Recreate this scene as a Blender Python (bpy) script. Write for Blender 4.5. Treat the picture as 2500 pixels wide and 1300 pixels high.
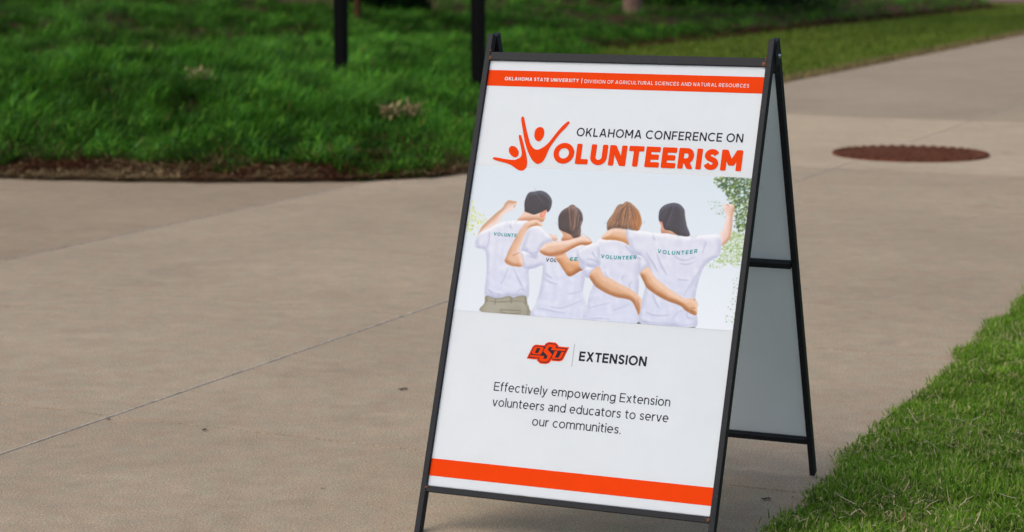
import bpy, math, random
import numpy as np
from mathutils import Vector, Matrix
R = math.radians
rng = np.random.default_rng(7)
random.seed(7)
for o in list(bpy.data.objects): bpy.data.objects.remove(o)
SC = bpy.context.scene
COL = SC.collection

# ------------------------------------------------------------------ camera, sky, sun, exposure
CAM_H = 1.185
cd = bpy.data.cameras.new('camera'); cam = bpy.data.objects.new('camera', cd); COL.objects.link(cam)
cd.sensor_width = 36.0; cd.lens = 36.0 * 5200 / 2500
cam.location = (0, 0, CAM_H)
cam.rotation_euler = (R(90) - math.atan(800 / 5200), 0, 0)
cd.clip_start = 0.1; cd.clip_end = 600
cd.dof.use_dof = True; cd.dof.focus_distance = 4.28; cd.dof.aperture_fstop = 5.8
SC.camera = cam

w = bpy.data.worlds.new('World'); SC.world = w; w.use_nodes = True
nt = w.node_tree; bg = nt.nodes['Background']
sky = nt.nodes.new('ShaderNodeTexSky'); sky.sky_type = 'NISHITA'; sky.sun_disc = False
SUN_EL, SUN_AZ = 50.0, 240.0          # azimuth clockwise from +Y: from the left, behind the camera
sky.sun_elevation = R(SUN_EL); sky.sun_rotation = R(SUN_AZ)
sky.air_density = 1.0; sky.dust_density = 4.0; sky.ozone_density = 1.0
nt.links.new(sky.outputs[0], bg.inputs[0]); bg.inputs[1].default_value = 0.15
sd = bpy.data.lights.new('sun', 'SUN'); sun = bpy.data.objects.new('sun', sd); COL.objects.link(sun)
sd.energy = 0.95; sd.angle = R(60); sd.color = (1.0, 0.95, 0.88)
dv = Vector((math.sin(R(SUN_AZ)) * math.cos(R(SUN_EL)), math.cos(R(SUN_AZ)) * math.cos(R(SUN_EL)), math.sin(R(SUN_EL))))
sun.rotation_euler = dv.to_track_quat('Z', 'Y').to_euler(); sun.location = dv * 30
SC.view_settings.view_transform = 'Standard'; SC.view_settings.look = 'None'
SC.view_settings.exposure = 0.0; SC.view_settings.gamma = 1.0; SC.view_settings.use_curve_mapping = False

# ------------------------------------------------------------------ helpers
def srgb(r, g, b):
    c = np.array([r, g, b], float) / 255
    return tuple(np.where(c <= 0.04045, c / 12.92, ((c + 0.055) / 1.055) ** 2.4))

def link(o, parent=None):
    COL.objects.link(o)
    if parent is not None: o.parent = parent
    return o

def tag(o, label=None, cat=None, group=None, kind=None):
    if label: o['label'] = label
    if cat: o['category'] = cat
    if group: o['group'] = group
    if kind: o['kind'] = kind
    return o

def empty(name, loc, rz=0.0):
    o = bpy.data.objects.new(name, None); COL.objects.link(o)
    o.location = loc; o.rotation_euler = (0, 0, rz); o.empty_display_size = 0.1
    return o

def mesh_obj(name, verts, faces, mat, parent=None, smooth=False):
    me = bpy.data.meshes.new(name); me.from_pydata([tuple(v) for v in verts], [], faces); me.validate(); me.update()
    if smooth:
        me.polygons.foreach_set('use_smooth', [True] * len(me.polygons))
    if mat: me.materials.append(mat)
    return link(bpy.data.objects.new(name, me), parent)

def fast_mesh(name, V, F, mat, parent=None, col=None, smooth=False):
    """V (n,3) float, F (m,k) int with k = 3 or 4, col (n,3) linear colours"""
    me = bpy.data.meshes.new(name)
    k = F.shape[1]
    me.vertices.add(len(V)); me.vertices.foreach_set('co', V.astype(np.float32).ravel())
    me.loops.add(F.size); me.loops.foreach_set('vertex_index', F.astype(np.int32).ravel())
    me.polygons.add(len(F)); me.polygons.foreach_set('loop_start', np.arange(0, F.size, k, dtype=np.int32))
    me.polygons.foreach_set('loop_total', np.full(len(F), k, dtype=np.int32))
    if col is not None:
        a = me.color_attributes.new('tint', 'FLOAT_COLOR', 'POINT')
        c4 = np.ones((len(V), 4), np.float32); c4[:, :3] = col
        a.data.foreach_set('color', c4.ravel())
    me.update(calc_edges=True)
    if smooth: me.polygons.foreach_set('use_smooth', np.ones(len(F), bool))
    me.materials.append(mat)
    return link(bpy.data.objects.new(name, me), parent)

def box_vf(a, b):
    x0, y0, z0 = a; x1, y1, z1 = b
    v = [(x0, y0, z0), (x1, y0, z0), (x1, y1, z0), (x0, y1, z0), (x0, y0, z1), (x1, y0, z1), (x1, y1, z1), (x0, y1, z1)]
    f = [(0, 3, 2, 1), (4, 5, 6, 7), (0, 1, 5, 4), (1, 2, 6, 5), (2, 3, 7, 6), (3, 0, 4, 7)]
    return v, f

def bevel(o, width, seg=2):
    m = o.modifiers.new('bevel', 'BEVEL'); m.width = width; m.segments = seg; m.limit_method = 'ANGLE'
    return o

# value noise, numpy, 2-D
_T = rng.random((256, 256))
def vnoise(x, y):
    xi = np.floor(x).astype(int); yi = np.floor(y).astype(int)
    fx = x - xi; fy = y - yi; fx = fx * fx * (3 - 2 * fx); fy = fy * fy * (3 - 2 * fy)
    g = lambda i, j: _T[i & 255, j & 255]
    return (g(xi, yi) * (1 - fx) + g(xi + 1, yi) * fx) * (1 - fy) + (g(xi, yi + 1) * (1 - fx) + g(xi + 1, yi + 1) * fx) * fy
def fbm(x, y, n=3):
    s = 0; a = 1; t = 0
    for k in range(n):
        s = s + a * vnoise(x * 2 ** k + 17 * k, y * 2 ** k + 31 * k); t += a; a *= 0.5
    return s / t

# ------------------------------------------------------------------ materials
def nmat(name):
    m = bpy.data.materials.new(name); m.use_nodes = True
    return m, m.node_tree, m.node_tree.nodes['Principled BSDF']

def N(nt, t, **kw):
    n = nt.nodes.new(t)
    for k, v in kw.items(): setattr(n, k, v)
    return n

def mixc(nt, fac, a, b, mode='MIX'):
    m = N(nt, 'ShaderNodeMix', data_type='RGBA', blend_type=mode)
    for sock, v in ((m.inputs[0], fac), (m.inputs[6], a), (m.inputs[7], b)):
        if hasattr(v, 'is_output'): nt.links.new(v, sock)
        elif isinstance(v, (int, float)): sock.default_value = v
        else: sock.default_value = (*v[:3], 1)
    return m.outputs[2]

def ramp(nt, fac, stops):
    r = N(nt, 'ShaderNodeValToRGB'); nt.links.new(fac, r.inputs[0])
    el = r.color_ramp.elements
    while len(el) < len(stops): el.new(0.5)
    for e, (p, c) in zip(el, stops):
        e.position = p; e.color = (c, c, c, 1) if isinstance(c, (int, float)) else (*c, 1)
    return r.outputs[0]

def noise(nt, vec, scale, detail=4, rough=0.55, dist=0.0):
    n = N(nt, 'ShaderNodeTexNoise'); n.inputs['Scale'].default_value = scale
    n.inputs['Detail'].default_value = detail; n.inputs['Roughness'].default_value = rough
    n.inputs['Distortion'].default_value = dist
    nt.links.new(vec, n.inputs['Vector']); return n.outputs[0]

def bump(nt, bsdf, h, strength, dist):
    b = N(nt, 'ShaderNodeBump'); b.inputs['Strength'].default_value = strength; b.inputs['Distance'].default_value = dist
    nt.links.new(h, b.inputs['Height']); nt.links.new(b.outputs[0], bsdf.inputs['Normal'])

def concrete_mat():
    m, nt, b = nmat('concrete')
    geo = N(nt, 'ShaderNodeNewGeometry'); P = geo.outputs['Position']
    oi = N(nt, 'ShaderNodeObjectInfo')
    st = N(nt, 'ShaderNodeMapping'); nt.links.new(P, st.inputs[0]); st.inputs['Rotation'].default_value = (0, 0, R(25)); st.inputs['Scale'].default_value = (1, 1.6, 1)
    big = ramp(nt, noise(nt, P, 0.9, 5, 0.6), [(0.3, 0.90), (0.7, 1.08)])
    mid = ramp(nt, noise(nt, st.outputs[0], 5.0, 6, 0.65), [(0.28, 0.92), (0.72, 1.06)])
    patch = ramp(nt, noise(nt, P, 17, 5, 0.6), [(0.3, 0.92), (0.7, 1.07)])
    fine = ramp(nt, noise(nt, P, 220, 3, 0.75), [(0.32, 0.52), (0.5, 1.0), (0.68, 1.48)])
    speck = ramp(nt, noise(nt, P, 480, 1, 0.5), [(0.3, 0.72), (0.6, 1.14)])
    grain_col = mixc(nt, noise(nt, P, 150, 2, 0.6), (0.80, 0.93, 1.06), (1.20, 1.02, 0.82))
    c = mixc(nt, 1.0, oi.outputs['Color'], grain_col, 'MULTIPLY')
    for k in (big, mid, patch, fine, speck): c = mixc(nt, 1.0, c, k, 'MULTIPLY')
    hue_p = mixc(nt, ramp(nt, noise(nt, P, 14, 4, 0.6), [(0.35, 0.0), (0.65, 1.0)]), (1.05, 0.975, 0.95), (0.965, 1.01, 1.0))
    c = mixc(nt, 1.0, c, hue_p, 'MULTIPLY')
    # scattered dark stains and pale scuffs
    stain = ramp(nt, noise(nt, P, 2.3, 7, 0.7, 0.8), [(0.58, 0.0), (0.8, 0.38)])
    c = mixc(nt, stain, c, (0.11, 0.085, 0.065))
    scuff = ramp(nt, noise(nt, st.outputs[0], 3.1, 8, 0.75, 1.5), [(0.6, 0.0), (0.78, 0.22)])
    c = mixc(nt, scuff, c, (0.40, 0.37, 0.33))
    vo = N(nt, 'ShaderNodeTexVoronoi'); vo.inputs['Scale'].default_value = 3.3; nt.links.new(P, vo.inputs['Vector'])
    spot = ramp(nt, vo.outputs['Distance'], [(0.018, 0.55), (0.035, 0.0)])
    c = mixc(nt, spot, c, (0.06, 0.05, 0.042))
    blot = ramp(nt, noise(nt, P, 1.3, 4, 0.75, 0.4), [(0.60, 0.0), (0.72, 0.28)])
    c = mixc(nt, blot, c, (0.17, 0.13, 0.10))
    pit = ramp(nt, noise(nt, P, 60, 3, 0.6), [(0.20, 0.5), (0.27, 0.0)])
    c = mixc(nt, pit, c, (0.05, 0.04, 0.035))
    nt.links.new(c, b.inputs['Base Color']); b.inputs['Roughness'].default_value = 0.93
    b.inputs['Specular IOR Level'].default_value = 0.25
    bump(nt, b, noise(nt, P, 260, 3, 0.7), 0.5, 0.0012)
    return m

def simple(name, col, rough=0.6, metal=0.0, var=0.12, scale=40, bstr=0.0, spec=0.5):
    m, nt, b = nmat(name)
    tc = N(nt, 'ShaderNodeTexCoord'); P = tc.outputs['Object']
    n = noise(nt, P, scale, 4, 0.6)
    v = ramp(nt, n, [(0.3, 1 - var), (0.7, 1 + var)])
    nt.links.new(mixc(nt, 1.0, col, v, 'MULTIPLY'), b.inputs['Base Color'])
    b.inputs['Roughness'].default_value = rough; b.inputs['Metallic'].default_value = metal
    b.inputs['Specular IOR Level'].default_value = spec
    if bstr: bump(nt, b, n, bstr, 0.002)
    return m

def frame_mat():
    m, nt, b = nmat('black_painted_steel')
    tc = N(nt, 'ShaderNodeTexCoord'); P = tc.outputs['Object']
    base = mixc(nt, noise(nt, P, 60, 5, 0.6), (0.010, 0.0115, 0.015), (0.019, 0.021, 0.026))
    mp = N(nt, 'ShaderNodeMapping'); nt.links.new(P, mp.inputs[0]); mp.inputs['Scale'].default_value = (1, 1, 0.35)
    sc = ramp(nt, noise(nt, mp.outputs[0], 260, 3, 0.75, 1.0), [(0.64, 0.0), (0.72, 0.8)])
    sc2 = ramp(nt, noise(nt, P, 22, 2, 0.5), [(0.42, 0.0), (0.6, 1.0)])
    mu = N(nt, 'ShaderNodeMath', operation='MULTIPLY'); nt.links.new(sc, mu.inputs[0]); nt.links.new(sc2, mu.inputs[1])
    c = mixc(nt, mu.outputs[0], base, (0.22, 0.22, 0.22))
    ru = ramp(nt, noise(nt, P, 48, 6, 0.7), [(0.70, 0.0), (0.76, 0.8)])
    c = mixc(nt, ru, c, (0.10, 0.035, 0.012))
    nt.links.new(c, b.inputs['Base Color']); b.inputs['Roughness'].default_value = 0.5
    b.inputs['Specular IOR Level'].default_value = 0.2
    bump(nt, b, noise(nt, P, 300, 3, 0.6), 0.15, 0.0005)
    return m

def tint_mat(name, rough=0.6, spec=0.3, trans=0.0, var=0.0):
    m, nt, b = nmat(name)
    at = N(nt, 'ShaderNodeAttribute', attribute_name='tint')
    c = at.outputs['Color']
    if var:
        geo = N(nt, 'ShaderNodeNewGeometry')
        c = mixc(nt, 1.0, c, ramp(nt, noise(nt, geo.outputs['Position'], 30, 3), [(0.3, 1 - var), (0.7, 1 + var)]), 'MULTIPLY')
    nt.links.new(c, b.inputs['Base Color'])
    b.inputs['Roughness'].default_value = rough; b.inputs['Specular IOR Level'].default_value = spec
    if trans:
        out = nt.nodes['Material Output']
        tr = N(nt, 'ShaderNodeBsdfTranslucent'); nt.links.new(c, tr.inputs[0])
        ms = N(nt, 'ShaderNodeMixShader'); ms.inputs[0].default_value = trans
        nt.links.new(b.outputs[0], ms.inputs[1]); nt.links.new(tr.outputs[0], ms.inputs[2]); nt.links.new(ms.outputs[0], out.inputs[0])
    return m

def panel_mat(name='corrugated_plastic_white', trans=0.27, tint=(0.87, 0.93, 0.97)):
    m, nt, b = nmat(name)
    tc = N(nt, 'ShaderNodeTexCoord'); P = tc.outputs['Object']
    wv = N(nt, 'ShaderNodeTexWave', wave_type='BANDS', bands_direction='X'); wv.inputs['Scale'].default_value = 1 / 0.0045 / 3.14159 / 2 * 3.14159 / 1.0
    nt.links.new(P, wv.inputs['Vector'])
    sm = ramp(nt, noise(nt, P, 5, 6, 0.7), [(0.3, 0.965), (0.6, 1.0)])
    c = mixc(nt, 1.0, tint, sm, 'MULTIPLY')
    fl = ramp(nt, wv.outputs[0], [(0.0, 0.975), (1.0, 1.0)])
    c = mixc(nt, 1.0, c, fl, 'MULTIPLY')
    nt.links.new(c, b.inputs['Base Color']); b.inputs['Roughness'].default_value = 0.38
    b.inputs['Specular IOR Level'].default_value = 0.35
    bump(nt, b, wv.outputs[0], 0.10, 0.0004)
    out = nt.nodes['Material Output']          # thin polypropylene lets some light through
    tr = N(nt, 'ShaderNodeBsdfTranslucent'); nt.links.new(c, tr.inputs[0])
    ms = N(nt, 'ShaderNodeMixShader'); ms.inputs[0].default_value = trans
    nt.links.new(b.outputs[0], ms.inputs[1]); nt.links.new(tr.outputs[0], ms.inputs[2]); nt.links.new(ms.outputs[0], out.inputs[0])
    return m

def ink_mat(name, col, flute=True):
    m, nt, b = nmat(name)
    tc = N(nt, 'ShaderNodeTexCoord'); P = tc.outputs['Object']
    wv = N(nt, 'ShaderNodeTexWave', wave_type='BANDS', bands_direction='X'); wv.inputs['Scale'].default_value = 1 / 0.0045 / 2
    nt.links.new(P, wv.inputs['Vector'])
    c = mixc(nt, 1.0, col, ramp(nt, wv.outputs[0], [(0, 0.96), (1, 1.0)]), 'MULTIPLY')
    c = mixc(nt, 1.0, c, ramp(nt, noise(nt, P, 25, 4), [(0.3, 0.97), (0.7, 1.02)]), 'MULTIPLY')
    nt.links.new(c, b.inputs['Base Color']); b.inputs['Roughness'].default_value = 0.55
    b.inputs['Specular IOR Level'].default_value = 0.05
    return m

M = dict(
    concrete=concrete_mat(), frame=frame_mat(), panel=panel_mat(), rear=panel_mat('corrugated_plastic_unprinted', 0.55, (0.93, 0.95, 0.92)),
    orange=ink_mat('orange_ink', srgb(236, 66, 4)), charcoal=ink_mat('charcoal_ink', srgb(44, 44, 54)),
    white_ink=ink_mat('white_ink', (0.80, 0.80, 0.80)), teal=ink_mat('teal_ink', srgb(20, 158, 158)), dark_teal=ink_mat('dark_teal_ink', srgb(38, 70, 72)),
    hair_line=ink_mat('grey_ink', srgb(150, 150, 160)), photo=tint_mat('photo_print', 0.4, 0.3),
    rust=simple('rust_weld', (0.16, 0.062, 0.022), 0.85, 0.0, 0.5, 300, 0.6), bolt=simple('bright_bolt', (0.62, 0.60, 0.58), 0.3, 1.0, 0.1, 80),
    soil=simple('mulch_soil', (0.065, 0.035, 0.02), 0.95, 0, 0.5, 30, 0.6, 0.1), base=simple('slab_bedding', (0.05, 0.043, 0.036), 0.95, 0, 0.3, 60, 0, 0.1),
    sealant=simple('joint_sealant', (0.50, 0.44, 0.37), 0.85, 0, 0.35, 45, 0.5, 0.2),
    grass=tint_mat('grass_blade', 0.6, 0.15, 0.35), leaf=tint_mat('ground_cover_leaf', 0.65, 0.08, 0.3), straw=tint_mat('straw', 0.8, 0.1, 0.15),
    lawn_soil=simple('lawn_soil', (0.040, 0.050, 0.016), 0.95, 0, 0.4, 12, 0.5, 0.1),
    iron=simple('rusty_cast_iron', (0.130, 0.048, 0.025), 0.85, 0.0, 0.5, 22, 0.5, 0.1), post=simple('black_steel_post', (0.0025, 0.0025, 0.003), 0.6, 0, 0.3, 20, 0, 0.08),
    bark=simple('bark', (0.20, 0.13, 0.10), 0.9, 0, 0.35, 14, 0.8, 0.1), brown_bark=simple('brown_bark', (0.07, 0.032, 0.016), 0.9, 0, 0.35, 14, 0.8, 0.1),
    leafdry=simple('dry_leaf', (0.045, 0.028, 0.018), 0.8, 0, 0.4, 60, 0.2), kerb=simple('weathered_kerb', (0.20, 0.165, 0.125), 0.9, 0, 0.3, 6))

# ------------------------------------------------------------------ ground
# u runs across the walkway, v along it
UX, UY = 0.908, -0.418
def uv(u, v): return (u * UX - v * UY, u * UY + v * UX) if False else (u * 0.908 + v * 0.418, -u * 0.418 + v * 0.908)

def poly_sheet(name, pts, z, mat, kind='structure', parent=None):
    o = mesh_obj(name, [(x, y, z) for x, y in pts], [tuple(range(len(pts)))], mat, parent)
    if kind: o['kind'] = kind
    return o

tag(poly_sheet('ground', [(-200, -60), (200, -60), (200, 400), (-200, 400)], -0.16, M['lawn_soil']))

# walkway: a bed with separately cast slabs on it
walk = empty('walkway', (0, 0, 0)); walk['kind'] = 'structure'
bedv = [uv(-5.36, -6), uv(-1.28, -6), uv(-1.28, 46), uv(-5.36, 46)]
o = mesh_obj('bedding', [(x, y, -0.012) for x, y in bedv] + [(x, y, -0.15) for x, y in bedv],
             [(0, 1, 2, 3), (7, 6, 5, 4), (0, 4, 5, 1), (1, 5, 6, 2), (2, 6, 7, 3), (3, 7, 4, 0)], M['base'], walk)
bed2 = [uv(-14, -6), uv(-5.37, -6), uv(-5.37, 14.6), uv(-14, 14.6)]
mesh_obj('bedding', [(x, y, -0.014) for x, y in bed2] + [(x, y, -0.15) for x, y in bed2],
         [(0, 1, 2, 3), (7, 6, 5, 4), (0, 4, 5, 1), (1, 5, 6, 2), (2, 6, 7, 3), (3, 7, 4, 0)], M['base'], walk)

def slab(u0, u1, v0, v1, tint, gapu=0.0032, gapv=0.0034):
    # chamfered slab outline with a slightly uneven arris
    P, Q = [], []
    nu, nv = 6, 6
    ring = [(u0 + (u1 - u0) * i / nu, v0, 0, 1) for i in range(nu)] + [(u1, v0 + (v1 - v0) * i / nv, -1, 0) for i in range(nv)] + \
           [(u1 - (u1 - u0) * i / nu, v1, 0, -1) for i in range(nu)] + [(u0, v1 - (v1 - v0) * i / nv, 1, 0) for i in range(nv)]
    cu, cv = (u0 + u1) / 2, (v0 + v1) / 2
    V = []; n = len(ring)
    for lvl, (ins, z) in enumerate(((0.0, -0.1), (0.0, -0.004), (0.003, 0.0))):
        for (a, b, du, dv_) in ring:
            su = 1 if a < cu else -1; sv = 1 if b < cv else -1
            au = a + (su * (gapu + ins) if a in (u0, u1) else 0) ; bv = b + (sv * (gapv + ins * 0.4) if b in (v0, v1) else 0)
            x, y = uv(au, bv); V.append((x, y, z))
    F = []
    for l in range(2):
        for i in range(n):
            j = (i + 1) % n; F.append((l * n + i, l * n + j, (l + 1) * n + j, (l + 1) * n + i))
    F.append(tuple(2 * n + i for i in range(n)))
    o = mesh_obj('slab', V, F, M['concrete'], walk); o.color = (*tint, 1)
    return o

BASE = np.array(srgb(166, 153, 133))
def tone(k, warm=0.0): return tuple(BASE * k * np.array([1 + warm, 1, 1 - warm]))
vs = [4.33 + 1.605 * i for i in range(-6, 26)]
for i in range(len(vs) - 1):
    v0, v1 = vs[i], vs[i + 1]
    far = 10.7 < (v0 + v1) / 2 < 13.9
    for (u0, u1) in ((-3.10, -1.17), (-5.0 if v1 < 12 else -5.36, -3.10)):
        k = 1.0 + 0.05 * (random.random() - 0.5)
        wm = 0.012 * (random.random() - 0.5)
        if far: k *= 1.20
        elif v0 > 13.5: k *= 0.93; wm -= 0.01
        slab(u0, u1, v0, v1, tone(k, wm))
    if v1 < 13:
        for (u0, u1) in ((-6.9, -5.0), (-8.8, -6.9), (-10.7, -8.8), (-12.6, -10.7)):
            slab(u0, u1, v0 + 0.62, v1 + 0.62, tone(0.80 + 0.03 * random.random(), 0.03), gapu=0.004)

# broken pale sealant in the long joint: rough strips with cracks
def sealant(u, v0, v1, w0):
    V, F = [], []; v = v0
    while v < v1:
        L = random.uniform(0.15, 0.8); n = max(2, int(L / 0.02)); b = len(V)
        for i in range(n + 1):
            vv = v + L * i / n; j = w0 * random.uniform(0.6, 1.15)
            off = random.uniform(-0.0012, 0.0012)
            for (uu, z) in ((u + off - j, -0.011), (u + off - j * 0.8, 0.0012), (u + off + j * 0.8, 0.0012), (u + off + j, -0.011)):
                x, y = uv(uu, vv); V.append((x, y, z))
            if i:
                for q in range(3): F.append((b + 4 * i - 4 + q, b + 4 * i - 3 + q, b + 4 * i + 1 + q, b + 4 * i + q))
        v += L + random.choice((0.003, 0.006, 0.012, 0.03))
    o = mesh_obj('joint_sealant', V, F, M['sealant'], walk)
    return o
sealant(-3.10, 0.5, 20, 0.0036)
sealant(-5.00, 0.5, 14, 0.0028)

# manhole cover
mh = empty('manhole_cover', (2.21, 11.77, 0))
tag(mh, 'large round rusty red-brown cover set flush in the pale pavement', 'manhole cover')
def disc(name, r0, r1, z0, z1, mat, parent, n=72):
    V, F = [], []
    for (r, z) in ((r1, z0), (r1, z1 - 0.002), (r1 - 0.003, z1), (r0, z1), (r0, z0)):
        for i in range(n):
            a = 2 * math.pi * i / n; V.append((r * math.cos(a), r * math.sin(a), z))
    for l in range(4 if r0 > 0.001 else 3):
        for i in range(n):
            j = (i + 1) % n; F.append((l * n + i, l * n + j, (l + 1) * n + j, (l + 1) * n + i))
    return mesh_obj(name, V, F, mat, parent)
disc('frame', 0.395, 0.43, 0.0005, 0.008, M['iron'], mh)
disc('lid', 0.0005, 0.388, 0.0005, 0.006, M['iron'], mh)
V, F = [], []
for i in range(-9, 10):
    for j in range(-9, 10):
        x, y = i * 0.041, j * 0.041
        if x * x + y * y < 0.36 ** 2:
            s = 0.0125; v, f = box_vf((x - s, y - s, 0.0055), (x + s, y + s, 0.013)); b = len(V); V += v; F += [tuple(b + q for q in g) for g in f]
mesh_obj('studs', V, F, M['iron'], mh)['kind'] = 'stuff'
V, F = [], []
for k in range(44):
    a = 2 * math.pi * (k + .5) / 44; c, s = math.cos(a), math.sin(a); b = len(V)
    v, f = box_vf((0.400, -0.012, 0.0075), (0.425, 0.012, 0.014)); V += [(x * c - y * s, x * s + y * c, z) for x, y, z in v]; F += [tuple(b + q for q in g) for g in f]
mesh_obj('rim_lugs', V, F, M['iron'], mh)['kind'] = 'stuff'

# ------------------------------------------------------------------ terrain: lawns and planted bank
BANK = [(-9.5, 10.35), (-5.2, 10.75), (-2.58, 10.66), (-1.93, 10.50), (-1.32, 10.46), (-0.75, 10.50), (-0.45, 10.66), (-0.21, 10.96), (0.02, 12.4), (0.25, 14.5), (0.5, 18), (0.95, 22.7), (8.25, 36.5), (8.25, 60), (-30, 60), (-30, 10.0)]
BP = np.array(BANK)
def seg_dist(x, y, P):
    d = np.full(x.shape, 1e9)
    for i in range(len(P)):
        a, b = P[i], P[(i + 1) % len(P)]; ab = b - a
        t = np.clip(((x - a[0]) * ab[0] + (y - a[1]) * ab[1]) / (ab @ ab), 0, 1)
        d = np.minimum(d, np.hypot(x - a[0] - t * ab[0], y - a[1] - t * ab[1]))
    return d
def inside(x, y, P):
    r = np.zeros(x.shape, bool)
    for i in range(len(P)):
        (x1, y1), (x2, y2) = P[i], P[(i + 1) % len(P)]
        c = ((y1 > y) != (y2 > y)) & (x < (x2 - x1) * (y - y1) / (y2 - y1 + 1e-12) + x1); r ^= c
    return r
def bank_s(x, y):
    return seg_dist(x, y, BP[:13]) * np.where(inside(x, y, BP), 1, -1)
def terrain(x, y):
    s = np.maximum(bank_s(x, y), 0)
    fall = 1.0 - 0.35 * np.clip((x + 2.5) / 4.0, 0, 1)
    z = 0.05 * (1 - np.exp(-s / 0.25)) + 0.084 * s * fall
    z = np.where(s > 14, 0.1 + 0.078 * 14 * fall + 0.03 * (s - 14), z)
    return z + (fbm(x * 0.6, y * 0.6, 3) - 0.5) * 0.16 * np.clip(s / 1.5, 0, 1) + (fbm(x * 2.6, y * 2.6, 2) - 0.5) * 0.13 * np.clip(s / 0.6, 0, 1)

def grid_terrain(name, x0, x1, y0, y1, st, mat, keep, zoff=0.0):
    xs = np.arange(x0, x1 + st / 2, st); ys = np.arange(y0, y1 + st / 2, st)
    X, Y = np.meshgrid(xs, ys); Z = terrain(X, Y) + zoff
    V = np.stack([X, Y, Z], -1).reshape(-1, 3); n = len(xs)
    I, J = np.meshgrid(np.arange(len(xs) - 1), np.arange(len(ys) - 1)); a = (J * n + I).ravel()
    F = np.stack([a, a + 1, a + n + 1, a + n], 1)
    c = V[F].mean(1); F = F[keep(c[:, 0], c[:, 1])]
    used = np.unique(F); mp = np.zeros(len(V), int); mp[used] = np.arange(len(used))
    o = fast_mesh(name, V[used], mp[F], mat, smooth=True); o['kind'] = 'structure'
    return o
grid_terrain('planted_bank', -14, 9, 9.9, 46, 0.1, M['soil'], lambda x, y: bank_s(x, y) > 0.035 + 0.03 * vnoise(x * 4, y * 4), 0.004)

def strip(name, P, z, mat):
    o = mesh_obj(name, [(x, y, z) for x, y in P] + [(x, y, -0.15) for x, y in P], [tuple(range(len(P)))] + [(i, i + len(P), (i + 1) % len(P) + len(P), (i + 1) % len(P)) for i in range(len(P))], mat)
    o['kind'] = 'structure'; return o
strip('lawn', [uv(14, 46)] + [uv(b_, a_) for a_, b_ in zip((46, 9.0, 7.5, 4.9, 4.3, 3.7, -6), (-1.39, -1.39, -1.36, -1.295, -1.262, -1.205, -1.20))] + [uv(14, -6)], 0.012, M['lawn_soil'])
strip('lawn_verge', [uv(-5.365, 11.9), uv(-5.365, 39.0), uv(-11, 41.5), uv(-11, 11.9)], 0.002, M['lawn_soil'])

# far brick paving behind a pale kerb
def brick_mat():
    m, nt, b = nmat('brick_paving')
    tc = N(nt, 'ShaderNodeTexCoord'); br = N(nt, 'ShaderNodeTexBrick'); nt.links.new(tc.outputs['Object'], br.inputs[0])
    br.inputs['Scale'].default_value = 5.0
    br.inputs['Color1'].default_value = (0.17, 0.052, 0.026, 1); br.inputs['Color2'].default_value = (0.13, 0.04, 0.022, 1); br.inputs['Mortar'].default_value = (0.10, 0.07, 0.05, 1)
    nt.links.new(br.outputs[0], b.inputs['Base Color']); b.inputs['Roughness'].default_value = 0.9
    return m
strip('brick_paving', [(8.35, 37.6), (16, 36.9), (20, 52), (8.35, 54)], 0.004, brick_mat())
strip('pale_kerb', [(8.3, 36.3), (16, 35.6), (16, 36.9), (8.3, 37.6)], 0.02, M['kerb'])
strip('pale_path', [(9.0, 41.6), (20, 41.2), (20, 44), (9.0, 44.4)], 0.010, M['kerb'])

# ------------------------------------------------------------------ blades
def blades(name, x, y, z, length, width, az, lean, curl, col, mat, tipk=1.25, parent=None, segs=2):
    """curved tapering blades: segs quads-as-triangles and a tip"""
    n = len(x); d = np.stack([np.cos(az), np.sin(az)], 1); sd = np.stack([-np.sin(az + rng.normal(0, .5, n)), np.cos(az + rng.normal(0, .5, n))], 1)
    P = [np.stack([x, y, z], 1)]; ang = lean.copy()
    for k in range(segs + 1):
        L = length / (segs + 1)
        P.append(P[-1] + np.concatenate([d * (np.sin(ang) * L)[:, None], (np.cos(ang) * L)[:, None]], 1)); ang = ang + curl
    vs_, cs = [], []
    for k in range(segs + 1):
        wd = (width * (1 - 0.25 * k / (segs + 1)) / 2)[:, None]
        off = np.concatenate([sd * wd, np.zeros((n, 1))], 1)
        vs_ += [P[k] - off, P[k] + off]
        kk = 1 + (tipk - 1) * k / (segs + 1); cs += [col * kk, col * kk]
    vs_.append(P[-1]); cs.append(col * tipk)
    nv = len(vs_); V = np.stack(vs_, 1).reshape(-1, 3); C = np.clip(np.stack(cs, 1).reshape(-1, 3), 0, 0.9)
    tr = []
    for k in range(segs): tr += [(2 * k, 2 * k + 1, 2 * k + 3), (2 * k, 2 * k + 3, 2 * k + 2)]
    tr.append((2 * segs, 2 * segs + 1, 2 * segs + 2))
    F = (np.arange(n)[:, None, None] * nv + np.array(tr)[None]).reshape(-1, 3)
    return fast_mesh(name, V, F, mat, parent, C)

def hue(cols, n, w=None):
    cols = np.array(cols); i = rng.choice(len(cols), n, p=w); j = rng.choice(len(cols), n, p=w); t = rng.random((n, 1))
    return cols[i] * t + cols[j] * (1 - t)

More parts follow.
